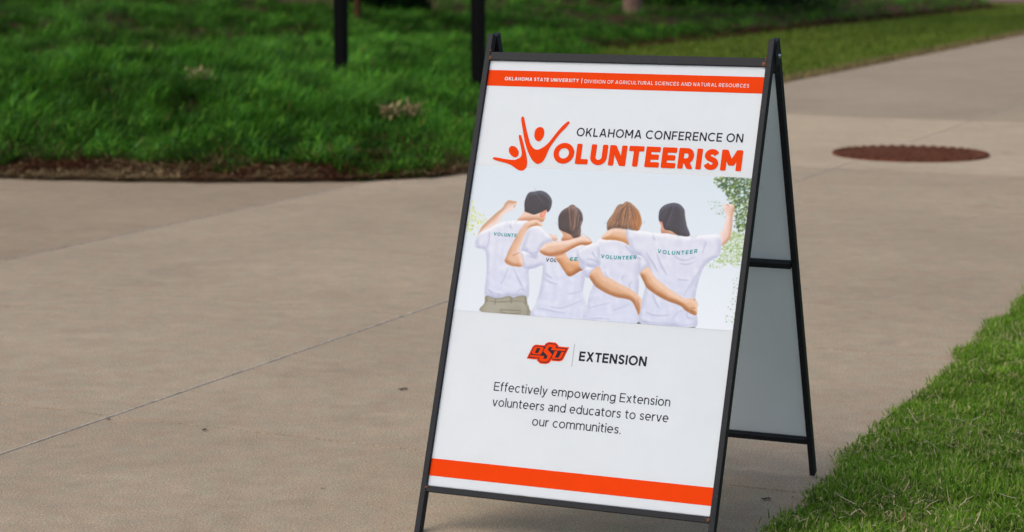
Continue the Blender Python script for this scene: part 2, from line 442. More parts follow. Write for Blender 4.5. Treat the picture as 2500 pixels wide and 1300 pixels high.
# near lawn on the right of the walkway
EV, EU = [-6, 3.7, 4.3, 4.9, 7.5, 9.0, 46], [-1.20, -1.205, -1.262, -1.295, -1.36, -1.39, -1.39]
def near_lawn():
    n = 270000
    t = rng.random(n); v = np.where(t < 0.80, 3.3 + 4.6 * rng.random(n), 1.0 + 11 * rng.random(n))
    du = np.where(t < 0.80, rng.random(n) * 0.90, 3.2 * rng.random(n) ** 1.3)
    edge = np.interp(v, EV, EU) - 0.018 + 0.035 * (fbm(v * 6, v * 0 + 3, 3) - 0.5) * 2 + 0.012 * rng.normal(size=n)
    u = edge + du
    x, y = uv(u, v)
    cl = fbm(x * 9, y * 9, 3); cl2 = fbm(x * 2.2 + 5, y * 2.2, 2)
    length = (0.011 + 0.016 * rng.random(n)) * (0.6 + 0.8 * cl)
    width = 0.0020 + 0.0018 * rng.random(n)
    az = rng.random(n) * 2 * np.pi; lean = np.abs(rng.normal(0.75, 0.45, n)); curl = rng.normal(0.35, 0.3, n)
    col = hue([(0.040, 0.110, 0.006), (0.078, 0.180, 0.010), (0.125, 0.230, 0.018), (0.19, 0.255, 0.040), (0.38, 0.34, 0.17)], n, [.16, .31, .27, .16, .10])
    col *= (0.75 + 0.75 * cl + 0.4 * cl2)[:, None]
    z = 0.010 + 0.018 * (cl - 0.3) * np.clip(du / 0.1, 0, 1)
    g = blades('lawn_grass', x, y, z, length, width, az, lean, curl, col, M['grass'], 1.3, segs=1)
    tag(g, 'short green turf growing along the right edge of the concrete walkway', 'grass', kind='stuff')
    # dead straw lying on the turf
    n = 15000
    v = 3.3 + 5.5 * rng.random(n); u = -1.28 + 1.1 * rng.random(n) ** 0.9; x, y = uv(u, v)
    keep = fbm(x * 3.1, y * 3.1, 3) > 0.32 + 0.3 * rng.random(n); x, y = x[keep], y[keep]; n = len(x)
    s = blades('straw_thatch', x, y, 0.022 + 0.022 * rng.random(n), 0.015 + 0.05 * rng.random(n) ** 3, 0.0013 + 0.0018 * rng.random(n), rng.random(n) * 6.28,
               rng.normal(1.35, 0.2, n), rng.normal(0.1, 0.35, n), hue([(0.42, 0.36, 0.20), (0.30, 0.26, 0.12), (0.52, 0.46, 0.30), (0.2, 0.09, 0.05)], n, [.4, .32, .25, .03]), M['straw'], 1.0)
    tag(s, 'pale dead straw strewn over the near turf', 'straw', kind='stuff')
near_lawn()

def verge():
    n = 120000
    v = 11.9 + 27 * rng.random(n) ** 1.1; u = -5.33 - 3.6 * rng.random(n); x, y = uv(u, v)
    ok = bank_s(x, y) < 0.10; x, y, u, v = x[ok], y[ok], u[ok], v[ok]; n = len(x)
    cl = fbm(x * 2.5, y * 2.5, 3); st = fbm(u * 1.2 + 3, v * 0.5, 2)
    col = hue([(0.085, 0.150, 0.012), (0.125, 0.20, 0.020), (0.17, 0.23, 0.030), (0.25, 0.24, 0.07)], n, [.32, .34, .25, .09]) * (0.6 + 0.5 * cl + 0.3 * st)[:, None]
    edge = np.clip((u + 5.36) / -0.25, 0, 1)[:, None]
    col = col * edge + np.array([0.26, 0.19, 0.09]) * (1 - edge)
    g = blades('verge_grass', x, y, np.full(n, 0.002), 0.03 + 0.035 * rng.random(n), 0.009 + 0.008 * rng.random(n), rng.random(n) * 6.28, np.abs(rng.normal(0.4, 0.3, n)), rng.normal(.3, .2, n), col, M['grass'], 1.2, segs=1)
    tag(g, 'light green mown lawn strip between far walkway and planted bank', 'grass', kind='stuff')
verge()

def bank_cover():
    # plants grow as small tufts: stems spread outwards from each tuft's heart
    nc = 26000
    cy = 10.2 + 16.5 * rng.random(nc) ** 1.25; cx = (rng.random(nc) * 2 - 1) * (0.26 * cy + 0.5)
    m = int(nc * 0.2); cy[:m] = 20 + 20 * rng.random(m); cx[:m] = -2 + rng.random(m) * (2 + 0.27 * cy[:m] + .5)
    n = 880000; ci = rng.integers(0, nc, n); cr = (0.07 + 0.07 * rng.random(nc))[ci]
    rr = np.sqrt(rng.random(n)); th = rng.random(n) * 6.28
    x = cx[ci] + cr * rr * np.cos(th); y = cy[ci] + cr * rr * np.sin(th); dome = 1 - rr ** 2; ctone = rng.random(nc)[ci]; cdir = rng.normal(0, .5, nc)[ci]
    s = bank_s(x, y)
    # the front edge is ragged: bare mulch shows below the overhanging plants on the left
    bare = 0.40 * np.clip((-0.75 - x) / 0.25, 0, 1) * np.clip((x + 2.62) / 0.15, 0, 1) * (0.25 + 1.1 * fbm(x * 2.3 + 9, y * 0 + 2, 3)) * (1 - 0.95 * np.exp(-((x + 1.45) / 0.13) ** 2)) * (y < 12.2)
    lobes = 0.10 * (fbm(x * 3.3, y * 3.3, 2) - 0.5)
    ok = (s > np.where(x > -0.9, -0.05, 0.02) + bare * 0.62 + lobes); x, y, s, th, dome, ctone, cdir, rr = (q[ok] for q in (x, y, s, th, dome, ctone, cdir, rr)); n = len(x)
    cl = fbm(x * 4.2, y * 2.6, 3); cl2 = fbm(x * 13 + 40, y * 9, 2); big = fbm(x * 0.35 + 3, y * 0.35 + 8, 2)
    z = terrain(x, y) + (0.3 + 0.7 * rng.random(n)) * dome * (0.06 + 0.08 * ctone) * np.clip(s / 0.25 + 0.2, 0, 1)
    length = (0.04 + 0.08 * rng.random(n)) * (0.5 + 0.8 * cl)
    width = 0.005 + 0.008 * rng.random(n)
    pref = R(5) + (fbm(x * 1.3 + 70, y * 1.3, 2) - 0.5) * 2.4 + cdir
    kx = np.cos(th) * rr * 0.8 + np.cos(pref) * 0.8 + rng.normal(0, .35, n); ky = np.sin(th) * rr * 0.8 + np.sin(pref) * 0.8 + rng.normal(0, .35, n); az = np.arctan2(ky, kx)
    front = s < 0.5 + 0.5 * cl; az[front] = th[front] + rng.normal(0, .5, front.sum()); length[front] *= 0.75
    lean = np.abs(rng.normal(0.95, 0.35, n)); curl = rng.normal(0.2, 0.25, n)
    col = hue([(0.012, 0.050, 0.006), (0.030, 0.100, 0.008), (0.055, 0.142, 0.012), (0.095, 0.188, 0.022), (0.050, 0.125, 0.04)], n, [.20, .30, .28, .15, .07])
    col *= (np.clip(-0.55 + 2.5 * cl, 0.12, 2) * 0.75 + 0.5 * (cl2 - 0.1) + 0.25 * big)[:, None] * ((0.75 + 0.85 * ctone) * (0.7 + 0.65 * dome))[:, None] * np.array([0.88, 1.0, 0.86])  # dome factor puts the shade between tufts into the leaf colour
    brown = (rng.random(n) < 0.008 + 0.03 * (s < 0.4)) ; col[brown] = hue([(0.12, 0.06, 0.025), (0.18, 0.13, 0.05)], int(brown.sum()))
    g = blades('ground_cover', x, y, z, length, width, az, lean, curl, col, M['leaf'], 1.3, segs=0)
    tag(g, 'dense dark green trailing ground cover over the bank', 'ground cover', kind='stuff')
    # mulch and straw at the foot of the bank
    n = 60000
    x = -3.6 + 4.0 * rng.random(n); y = 10.2 + 1.4 * rng.random(n); s = bank_s(x, y) + 0.07 * (fbm(x * 5, y * 2 + 7, 3) - 0.45)
    ok = (s > -0.06 - 0.05 * rng.random(n) ** 2) & (s < 0.85); x, y, s = x[ok], y[ok], s[ok]; n = len(x)
    tanp = np.clip(fbm(x * 2.6 + 4, y * 4, 2) * 2.4 - 1.15 + (s < 0.07) * 0.4 * (x < -1.6), 0.06, 0.8)
    pick = rng.random(n) < tanp
    col = np.where(pick[:, None], hue([(0.34, 0.26, 0.13), (0.24, 0.17, 0.08)], n), hue([(0.085, 0.028, 0.012), (0.14, 0.058, 0.024), (0.045, 0.018, 0.010)], n))
    m_ = blades('mulch', x, y, terrain(x, y) + 0.01 + 0.02 * rng.random(n), 0.03 + 0.05 * rng.random(n), 0.004 + 0.006 * rng.random(n), rng.random(n) * 6.28, rng.normal(1.45, 0.15, n), rng.normal(0.02, .1, n), col, M['straw'], 1.0, segs=1)
    tag(m_, 'reddish brown mulch and pale straw at the foot of the bank', 'mulch', kind='stuff')
    n = 34000
    x = -3.4 + 3.2 * rng.random(n); y = 10.3 + 0.8 * rng.random(n); s = bank_s(x, y); lim = 0.02 + 0.10 * fbm(x * 6, x * 0 + 5, 3)
    ok = (s > -lim) & (s < 0.05) & ((x < -1.75) | (rng.random(n) < 0.45)); x, y = x[ok], y[ok]; n = len(x)
    o = blades('edge_straw', x, y, 0.008 + 0.012 * rng.random(n), 0.03 + 0.06 * rng.random(n), 0.003 + 0.004 * rng.random(n), rng.random(n) * 6.28, rng.normal(1.45, .12, n), rng.normal(0, .1, n), hue([(0.36, 0.28, 0.15), (0.26, 0.19, 0.09), (0.13, 0.06, 0.03)], n), M['straw'], 1.0, segs=1)
    tag(o, 'pale straw scattered on the concrete edge below the bank', 'straw', kind='stuff')
    n = 9000
    k = rng.random(n); a = np.array([0.95, 22.7]); b = np.array([8.25, 36.5])
    x = a[0] + (b[0] - a[0]) * k + rng.normal(0, .12, n); y = a[1] + (b[1] - a[1]) * k + rng.normal(0, .12, n)
    o = blades('edge_mulch_shade', x, y, terrain(x, y) + 0.01, 0.05 + 0.08 * rng.random(n), 0.02 + 0.012 * rng.random(n), rng.random(n) * 6.28, rng.normal(1.3, .2, n), rng.normal(0, .2, n), hue([(0.03, 0.015, 0.01), (0.08, 0.025, 0.015), (0.05, 0.03, 0.012)], n), M['straw'], 1.0, segs=1)  # red mulch; the near-black pieces paint in the shadow along the planting
    tag(o, 'red mulch line with painted-in dark shadow between far lawn strip and ground cover', 'mulch', kind='stuff')
bank_cover()

def dry_clump(x, y, n, r, L, label):
    th = rng.random(n) * 6.28; rr = r * np.sqrt(rng.random(n)); X = x + rr * np.cos(th) * 1.6; Y = y + rr * np.sin(th)
    zt = float(terrain(np.array([x]), np.array([y]))[0])
    o = blades('dry_plant', X - x, Y - y, 0.07 + 0.06 * rng.random(n), L * (0.25 + 0.45 * rng.random(n)), 0.007 + 0.008 * rng.random(n), rng.random(n) * 6.28, rng.normal(1.35, 0.3, n), rng.normal(.3, .3, n),
               hue([(0.34, 0.25, 0.13), (0.26, 0.19, 0.09), (0.46, 0.36, 0.2)], n), M['straw'], 1.0)
    o.location = (x, y, zt)
    return tag(o, label, 'dry plant')
dry_clump(-0.63, 12.15, 260, 0.075, 0.11, 'tan withered plant clump near the bank foot left of the sign')
dry_clump(-1.97, 13.35, 80, 0.05, 0.09, 'small tan withered tuft in the middle of the green bank')

# ------------------------------------------------------------------ posts, trees and a shrub on the bank
def post(x, y, ztop, half, label):
    zt = float(terrain(np.array([x]), np.array([y]))[0])
    t = empty('square_post', (x, y, zt), R(-24))
    tag(t, label, 'post', 'black square posts on the bank')
    v, f = box_vf((-half, -half, -0.3), (half, half, ztop)); bevel(mesh_obj('shaft', v, f, M['post'], t), 0.004)
    v, f = box_vf((-half - .006, -half - .006, ztop), (half + .006, half + .006, ztop + 0.02)); bevel(mesh_obj('cap', v, f, M['post'], t), 0.004)
    v, f = box_vf((-half - .03, -half - .03, 0.0), (half + .03, half + .03, 0.012)); mesh_obj('base_plate', v, f, M['post'], t)
post(-1.215, 15.2, 2.6, 0.0385, 'black square steel post standing farther up the bank, farther left of the sign')
post(-0.235, 14.9, 2.6, 0.0395, 'black square steel post beside the left top corner of the sign')

def tree(name, x, y, h, r, mat, label, crown_r, cn, lean=0.0, cols=None):
    zt = float(terrain(np.array([x]), np.array([y]))[0])
    t = empty(name, (x, y, zt)); tag(t, label, 'tree')
    def tube(p0, p1, r0, r1, n=14, k=6, wob=0.04):
        V, F = [], []; p0 = Vector(p0); p1 = Vector(p1); ax = (p1 - p0).normalized(); s = ax.orthogonal().normalized(); b = ax.cross(s)
        for i in range(k + 1):
            c = p0.lerp(p1, i / k) + Vector((random.gauss(0, wob), random.gauss(0, wob), 0)) * (0 if i in (0,) else 1) * 0.5; rr = r0 + (r1 - r0) * i / k
            if i == 0: rr *= 1.25
            for j in range(n):
                a = 2 * math.pi * j / n; q = rr * (1 + 0.08 * math.sin(3 * a + i)); V.append(c + s * math.cos(a) * q + b * math.sin(a) * q)
        for i in range(k):
            for j in range(n): F.append((i * n + j, i * n + (j + 1) % n, (i + 1) * n + (j + 1) % n, (i + 1) * n + j))
        return V, F, c
    V, F, top = tube((0, 0, -0.1), (lean, 0, h), r, r * 0.6)
    mesh_obj('trunk', V, F, mat, t, True)
    tips = []
    for k in range(6):
        a = k * 1.05 + random.random(); e = Vector(top) + Vector((math.cos(a), math.sin(a), 0.9)) * crown_r * 0.75
        V, F, _ = tube(top, e, r * 0.45, r * 0.12, 8, 4); mesh_obj('limb', V, F, mat, t, True); tips.append(e)
    n = cn; c = np.array([list(tips[i]) for i in rng.integers(0, 6, n)]) + rng.normal(0, crown_r * 0.38, (n, 3))
    col = hue(cols or [(0.02, 0.06, 0.012), (0.04, 0.10, 0.02), (0.06, 0.13, 0.03)], n)
    blades('crown', c[:, 0], c[:, 1], c[:, 2], 0.10 + 0.08 * rng.random(n), 0.05 + 0.03 * rng.random(n), rng.random(n) * 6.28, rng.random(n) * 2.5, rng.normal(0, .3, n), col, M['leaf'], 1.2, t, segs=1)
    return t
tree('tree', 1.66, 29.2, 2.9, 0.125, M['bark'], 'pale barked tree trunk rising from ground cover above the sign', 1.9, 14000)
tree('tree', -1.76, 24.6, 2.4, 0.036, M['brown_bark'], 'slender reddish brown stem at the top edge, just right of farther post', 1.0, 5000)

def shrub(x, y, rx, ry, rz, n, label, zoff=0.0):
    zt = float(terrain(np.array([x]), np.array([y]))[0]) + zoff
    t = empty('shrub', (x, y, zt)); tag(t, label, 'shrub')
    d = rng.normal(size=(n, 3)); d /= np.linalg.norm(d, axis=1)[:, None]; d[:, 2] = np.abs(d[:, 2])
    rr = (0.55 + 0.5 * rng.random(n)) * (0.85 + 0.35 * vnoise(d[:, 0] * 3 + 9, d[:, 1] * 3 + 5))
    p = d * rr[:, None] * np.array([rx, ry, rz])
    blades('foliage', p[:, 0], p[:, 1], p[:, 2], 0.04 + 0.05 * rng.random(n), 0.02 + 0.02 * rng.random(n), np.arctan2(d[:, 1], d[:, 0]) + rng.normal(0, .6, n), rng.random(n) * 1.4, rng.normal(.2, .3, n),
           hue([(0.006, 0.022, 0.008), (0.010, 0.034, 0.010), (0.016, 0.045, 0.014)], n), M['leaf'], 1.2, t, segs=1)
    V, F = [], []
    for k in range(7):
        a = k * 0.9; b = len(V); e = (math.cos(a) * rx * .6, math.sin(a) * ry * .6, rz * .7)
        for (px, py, pz, r) in ((0, 0, -.05, .02), (*e, .006)):
            for j in range(5): V.append((px + r * math.cos(j * 1.257), py + r * math.sin(j * 1.257), pz))
        for j in range(5): F.append((b + j, b + (j + 1) % 5, b + 5 + (j + 1) % 5, b + 5 + j))
    mesh_obj('stems', V, F, M['brown_bark'], t)
    return t
shrub(-1.58, 27.0, 0.52, 0.5, 0.75, 9000, 'dark green rounded shrub at top edge between the two black posts')
shrub(2.5, 33.0, 2.6, 1.5, 1.3, 16000, 'dark shrub mass on the bank right of the pale tree trunk')

# ------------------------------------------------------------------ the sign
ART = {'figure_big':[(91.7,780.5),(89.7,778.1),(89.6,772.7),(92.6,763.2),(97.0,749.4),(103.7,729.4),(110.8,713.3),(118.0,700.3),(125.5,689.9),(133.1,683.3),(139.7,680.8),(146.3,682.6),(151.5,687.2),(155.4,696.2),(159.0,707.7),(162.7,717.9),(167.8,727.5),(173.6,737.1),(181.1,748.1),(190.0,758.5),(195.4,766.3),(197.8,770.7),(196.4,773.2),(193.8,772.9),(189.7,769.8),(181.8,761.4),(173.0,749.7),(165.6,738.1),(158.0,727.1),(150.1,718.6),(142.4,713.3),(134.9,710.7),(128.1,712.1),(122.9,716.3),(117.1,723.6),(111.3,736.0),(105.1,751.0),(100.6,762.9),(97.0,773.6),(94.7,778.8)],
'head_big':[(134.2,759.4),(140.4,757.3),(144.2,751.2),(145.0,742.4),(142.5,734.7),(138.0,729.7),(134.2,728.7),(129.2,731.0),(125.1,736.6),(123.7,744.1),(124.4,751.7),(128.0,756.9)],
'figure_small':[(91.1,741.0),(89.7,737.8),(91.7,730.2),(96.0,719.0),(100.1,707.8),(101.7,699.0),(99.9,693.3),(95.1,689.9),(87.6,687.1),(77.0,686.9),(63.5,688.3),(49.9,690.2),(41.8,690.6),(38.0,689.0),(40.4,686.3),(46.1,684.3),(57.8,681.8),(71.6,678.8),(82.8,674.9),(93.0,669.0),(100.1,665.5),(106.9,664.6),(113.1,667.4),(116.2,672.5),(116.6,680.7),(114.6,690.7),(111.2,701.3),(106.2,713.1),(101.0,725.5),(97.0,734.2),(94.3,739.2)],
'head_small':[(78.7,716.4),(85.4,714.8),(91.5,709.3),(94.4,703.1),(93.9,696.2),(89.4,692.6),(84.0,693.2),(77.4,697.4),(72.9,703.5),(71.7,710.4),(74.0,715.0)],
'osu_outer':[(176.4,276.1),(184.5,298.1),(185.9,301.4),(189.1,304.6),(192.6,306.0),(210.6,305.9),(213.1,309.9),(216.4,312.2),(221.2,313.3),(234.1,313.3),(242.0,307.6),(241.6,306.0),(264.6,305.9),(255.4,280.7),(251.7,277.2),(247.0,275.6),(232.6,275.6),(230.3,276.8),(227.3,271.8),(224.0,269.5),(219.3,268.2),(206.9,268.2),(198.9,274.1),(199.7,275.6)],
'osu_dark':[(179.8,278.2),(182.7,285.5),(184.8,285.9),(183.5,288.1),(188.5,300.5),(190.7,302.7),(194.8,303.7),(212.5,303.6),(214.9,308.0),(218.0,310.0),(221.5,311.0),(233.9,310.7),(239.1,306.7),(238.6,303.7),(261.0,303.3),(252.4,280.8),(249.6,278.7),(246.7,277.9),(233.8,278.0),(229.7,281.0),(228.8,280.6),(225.7,274.6),(222.4,271.6),(217.7,270.4),(207.8,270.9),(201.9,275.2),(202.9,278.6)],
'osu_o':[(185.6,288.6),(189.8,300.0),(193.2,302.0),(207.4,302.2),(210.8,299.6),(207.0,288.2),(204.3,286.0),(189.4,286.0)],
'osu_ohole':[(196.4,299.2),(203.4,299.1),(199.6,288.9),(192.6,288.8)],
'osu_s':[(182.3,280.2),(183.8,284.1),(214.1,284.0),(212.5,278.3),(219.3,278.4),(221.2,284.4),(210.5,293.1),(215.1,304.3),(218.9,308.3),(222.4,309.2),(232.9,309.1),(237.0,306.2),(236.1,301.8),(258.4,301.6),(257.0,297.1),(226.9,297.3),(228.5,303.2),(221.5,303.2),(219.6,297.3),(230.4,288.6),(225.1,276.3),(222.7,273.8),(218.6,272.3),(208.5,272.4),(203.7,275.3),(205.2,279.7)],
'osu_u':[(235.2,295.6),(241.6,295.6),(237.1,282.6),(243.6,282.5),(245.5,284.0),(249.9,295.5),(256.2,295.4),(251.4,283.0),(248.2,280.0),(233.6,279.6),(230.2,282.2)],
'p1_forearm':[(29.4,519.2),(31.4,530.0),(37.8,543.7),(48.6,556.3),(64.5,573.3),(76.9,584.6),(79.9,592.8),(84.6,599.2),(89.9,601.1),(97.2,599.8),(104.3,599.4),(107.1,597.6),(106.2,592.2),(102.3,584.6),(94.8,578.3),(86.7,575.7),(77.4,563.2),(69.6,549.4),(55.5,539.3),(37.5,527.6)],
'p1_thumb':[(97.9,585.7),(101.4,590.4),(103.8,593.2),(101.0,589.3)],
'p1_shirt':[(26.9,504.3),(27.6,517.7),(37.1,530.3),(55.3,540.7),(73.4,552.3),(100.7,558.3),(116.0,559.1),(139.8,559.4),(163.5,550.5),(180.0,532.9),(181.1,506.6),(173.6,482.5),(154.5,461.6),(159.0,431.6),(160.9,400.3),(141.1,402.9),(127.9,398.1),(119.0,401.4),(92.0,394.9),(67.6,398.0),(63.4,406.9),(62.5,425.4),(61.2,451.8),(52.1,492.4),(38.2,495.6),(30.1,498.6)],
'p1_neck':[(113.2,559.0),(121.3,570.9),(127.2,578.4),(148.3,577.6),(162.1,578.3),(173.0,576.2),(174.1,572.3),(169.2,558.8),(150.6,561.8),(139.9,558.6)],
'p1_hair':[(125.9,583.1),(123.6,596.3),(125.2,609.8),(130.8,619.4),(141.7,621.8),(155.2,624.6),(169.9,619.9),(181.3,608.5),(183.9,596.7),(181.8,586.0),(177.2,579.9),(173.3,585.5),(164.6,580.3),(148.9,573.7),(137.3,576.2),(127.0,579.2)],
'p1_ear':[(161.9,570.4),(162.2,577.5),(168.4,582.6),(174.1,585.6),(173.4,577.6),(168.5,569.4)],
'p1_sleeve':[(131.8,501.1),(141.7,546.7),(160.5,551.7),(179.2,538.2),(196.8,522.0),(180.1,513.2),(171.1,499.4),(164.0,481.9),(150.0,491.6),(138.2,496.2)],
'p1_pants':[(67.6,398.2),(67.3,383.4),(63.9,364.0),(166.1,362.5),(165.7,379.7),(161.3,388.6),(155.8,403.1),(141.1,402.9),(127.9,398.1),(119.0,401.4),(92.0,394.9)],
'p1_rarm':[(171.1,499.4),(176.6,509.0),(185.2,516.1),(206.8,520.0),(233.5,525.4),(254.3,533.2),(267.9,533.9),(278.1,529.3),(282.5,521.7),(270.5,515.8),(259.5,516.4),(241.6,507.5),(226.6,497.5),(205.5,491.0),(189.2,489.2),(177.5,493.2)],
'p2_larm':[(98.3,472.6),(98.9,478.0),(104.4,496.8),(110.4,513.1),(120.7,537.6),(127.4,548.6),(134.6,556.9),(150.5,562.6),(162.0,560.5),(170.4,550.9),(157.9,550.8),(147.1,547.8),(138.4,541.2),(132.4,525.0),(127.3,503.5),(126.5,490.2),(131.8,491.8),(139.9,465.9),(120.7,463.4),(106.3,466.5)],
'p2_shirt':[(131.8,491.8),(143.7,496.5),(171.7,495.5),(186.6,506.9),(217.9,519.3),(240.5,515.3),(267.4,518.2),(283.1,523.0),(281.9,512.5),(279.3,473.2),(275.7,470.4),(278.0,444.5),(277.3,421.1),(283.2,408.6),(288.6,361.4),(178.3,362.3),(179.3,388.5),(183.7,414.9),(184.9,443.8),(182.6,468.6),(165.5,462.2),(142.1,460.8)],
'p2_neck':[(216.0,523.1),(218.4,535.1),(211.2,546.5),(252.1,548.8),(256.5,537.2),(265.8,529.9),(239.7,520.5)],
'p2_hair':[(204.0,558.0),(202.6,571.2),(207.2,583.3),(215.8,590.4),(226.2,594.9),(240.2,592.9),(251.3,583.0),(255.7,571.3),(255.5,563.4),(252.9,552.8),(247.2,544.6),(237.5,536.2),(228.9,538.3),(211.6,543.9),(206.9,547.6)],
'p2_tail':[(222.1,594.7),(229.8,598.5),(237.3,594.1),(247.6,576.2),(253.7,552.8),(254.7,534.5),(247.9,530.2),(239.7,530.5),(232.6,541.2),(228.2,562.0),(221.9,582.8)],
'p2_ear':[(249.6,562.6),(253.9,564.7),(253.1,551.5)],
'p3_larm':[(206.2,490.2),(226.8,496.2),(236.3,487.6),(261.6,482.6),(280.9,472.0),(264.6,461.9),(249.7,451.8),(241.1,450.8),(231.6,459.8),(218.9,474.7)],
'p3_lsleeve':[(254.1,487.3),(258.3,505.9),(280.8,520.3),(296.6,523.8),(303.6,503.3),(306.6,476.2),(290.6,470.8),(273.6,475.5)],
'hand_back':[(184.5,530.6),(190.7,535.7),(199.7,530.9),(201.2,535.4),(206.0,529.1),(206.0,521.8),(190.0,521.6)],
'p3_shirt':[(262.7,472.9),(262.9,502.6),(282.7,519.0),(301.1,532.0),(338.0,532.4),(369.5,525.7),(385.9,488.8),(394.4,439.2),(395.8,410.1),(404.1,381.6),(400.3,358.9),(291.5,358.5),(290.8,394.5),(292.4,419.9),(297.1,436.2),(284.7,455.6),(275.6,463.5)],
'p3_lsleeve2':[(277.5,453.1),(274.5,468.6),(296.5,476.4),(307.7,476.4),(296.3,467.8),(288.0,458.0),(286.2,449.6)],
'p3_rsleeve':[(383.0,502.9),(391.1,502.1),(412.0,480.1),(401.4,475.6),(393.1,462.7),(388.6,472.2)],
'p3_hair':[(311.9,549.7),(308.9,563.7),(311.5,571.7),(319.1,585.2),(325.2,599.9),(331.3,604.8),(337.9,605.8),(342.6,610.6),(352.3,609.1),(364.2,600.6),(373.5,591.9),(379.9,579.2),(382.8,567.7),(380.6,559.8),(376.3,552.0),(350.5,553.6),(331.5,554.5),(319.6,552.5)],
'p2_rarm':[(286.6,452.2),(290.9,463.9),(300.7,473.1),(306.0,472.7),(311.5,465.2),(320.5,454.4),(332.8,450.9),(354.9,441.0),(376.7,432.5),(390.9,425.0),(397.7,418.4),(403.3,411.7),(404.2,392.1),(402.0,381.4),(397.3,388.8),(389.8,400.9),(382.1,408.9),(370.7,412.3),(349.8,414.4),(331.3,419.6),(314.0,426.9),(302.7,433.3),(293.9,442.7)],
'p4_larm':[(300.7,532.9),(308.6,544.1),(318.2,553.1),(328.6,555.9),(350.4,554.5),(358.5,535.1),(363.0,521.8),(350.2,526.9),(335.0,529.9),(321.4,530.2),(310.7,529.8)],
'p4_shirt':[(351.0,554.2),(372.0,553.6),(407.1,550.8),(426.0,549.3),(441.7,550.2),(463.5,545.7),(469.3,551.2),(473.8,547.3),(489.6,547.2),(520.3,552.0),(543.4,554.6),(550.7,548.6),(553.9,533.5),(552.6,513.0),(544.4,506.2),(527.9,493.7),(519.8,475.4),(515.4,449.6),(514.0,424.2),(519.4,399.2),(523.2,366.1),(477.1,364.5),(424.6,364.0),(405.4,368.8),(401.7,385.9),(403.9,409.0),(407.4,441.3),(398.9,454.9),(395.9,467.6),(408.8,479.9),(391.3,500.8),(372.0,504.8),(361.2,524.9)],
'p4_neck':[(427.2,549.9),(424.2,562.1),(426.8,572.6),(446.0,558.2),(465.8,547.7),(441.8,549.7)],
'p4_ear':[(419.1,574.3),(423.9,574.6),(428.8,567.6),(428.7,558.5),(424.7,564.8)],
'p4_hair':[(418.5,574.8),(415.9,590.2),(419.0,600.8),(428.5,609.0),(443.9,613.2),(457.5,610.5),(468.0,600.7),(471.1,587.9),(477.7,567.6),(486.3,548.1),(465.9,547.2),(457.6,549.8),(446.3,555.6),(434.1,557.5),(429.5,562.4),(425.5,572.6)],
'p4_rarm':[(548.7,553.6),(552.6,564.0),(555.8,579.6),(556.7,592.4),(548.3,607.4),(546.7,614.5),(553.7,616.1),(561.4,617.0),(569.4,614.9),(571.1,606.0),(569.6,593.1),(570.9,572.7),(569.9,549.7),(565.8,541.8),(553.1,531.4)],
'p3_rarm':[(393.4,465.4),(400.1,475.0),(408.3,479.5),(413.3,475.1),(425.6,459.7),(438.4,450.6),(459.0,437.9),(479.2,426.7),(494.4,420.7),(507.0,422.9),(514.5,420.7),(521.4,411.4),(520.2,404.3),(522.0,395.4),(519.9,389.7),(511.2,391.2),(497.5,397.2),(487.9,404.9),(474.3,409.5),(457.8,414.0),(439.5,421.2),(425.4,428.7),(411.1,437.6),(401.9,451.1)],
'dark_tri':[(397.4,361.8),(403.8,368.2),(412.0,362.0)],
'dark_strip':[(408.3,362.0),(427.1,362.6),(450.4,361.7),(430.3,361.0)],
'khaki_strip':[(486.4,361.9),(521.1,365.8),(521.7,361.1)],
'tree_dense':[(523.7,667.5),(533.4,653.0),(545.4,640.7),(558.0,623.3),(568.0,605.8),(577.0,575.6),(581.2,563.1),(598.1,561.5),(598.8,607.4),(600.1,669.0)],
'tree_spray':[(515.0,613.4),(532.8,616.9),(552.2,607.6),(559.3,592.6),(541.3,591.6),(523.8,606.1)],
'tree_mid':[(554.5,538.6),(573.5,562.6),(597.8,564.0),(597.1,497.9),(564.2,493.4),(530.5,483.2),(544.6,504.9),(555.2,523.4)],
'tree_low':[(583.4,464.2),(597.2,460.0),(598.9,382.2),(575.5,374.2),(584.9,391.2),(589.1,429.2)],
'bush_left':[(3.3,599.7),(14.6,582.8),(25.6,567.2),(48.6,556.3),(40.6,543.9),(23.6,525.5),(1.7,528.3),(-0.3,549.7),(1.2,576.7)]}
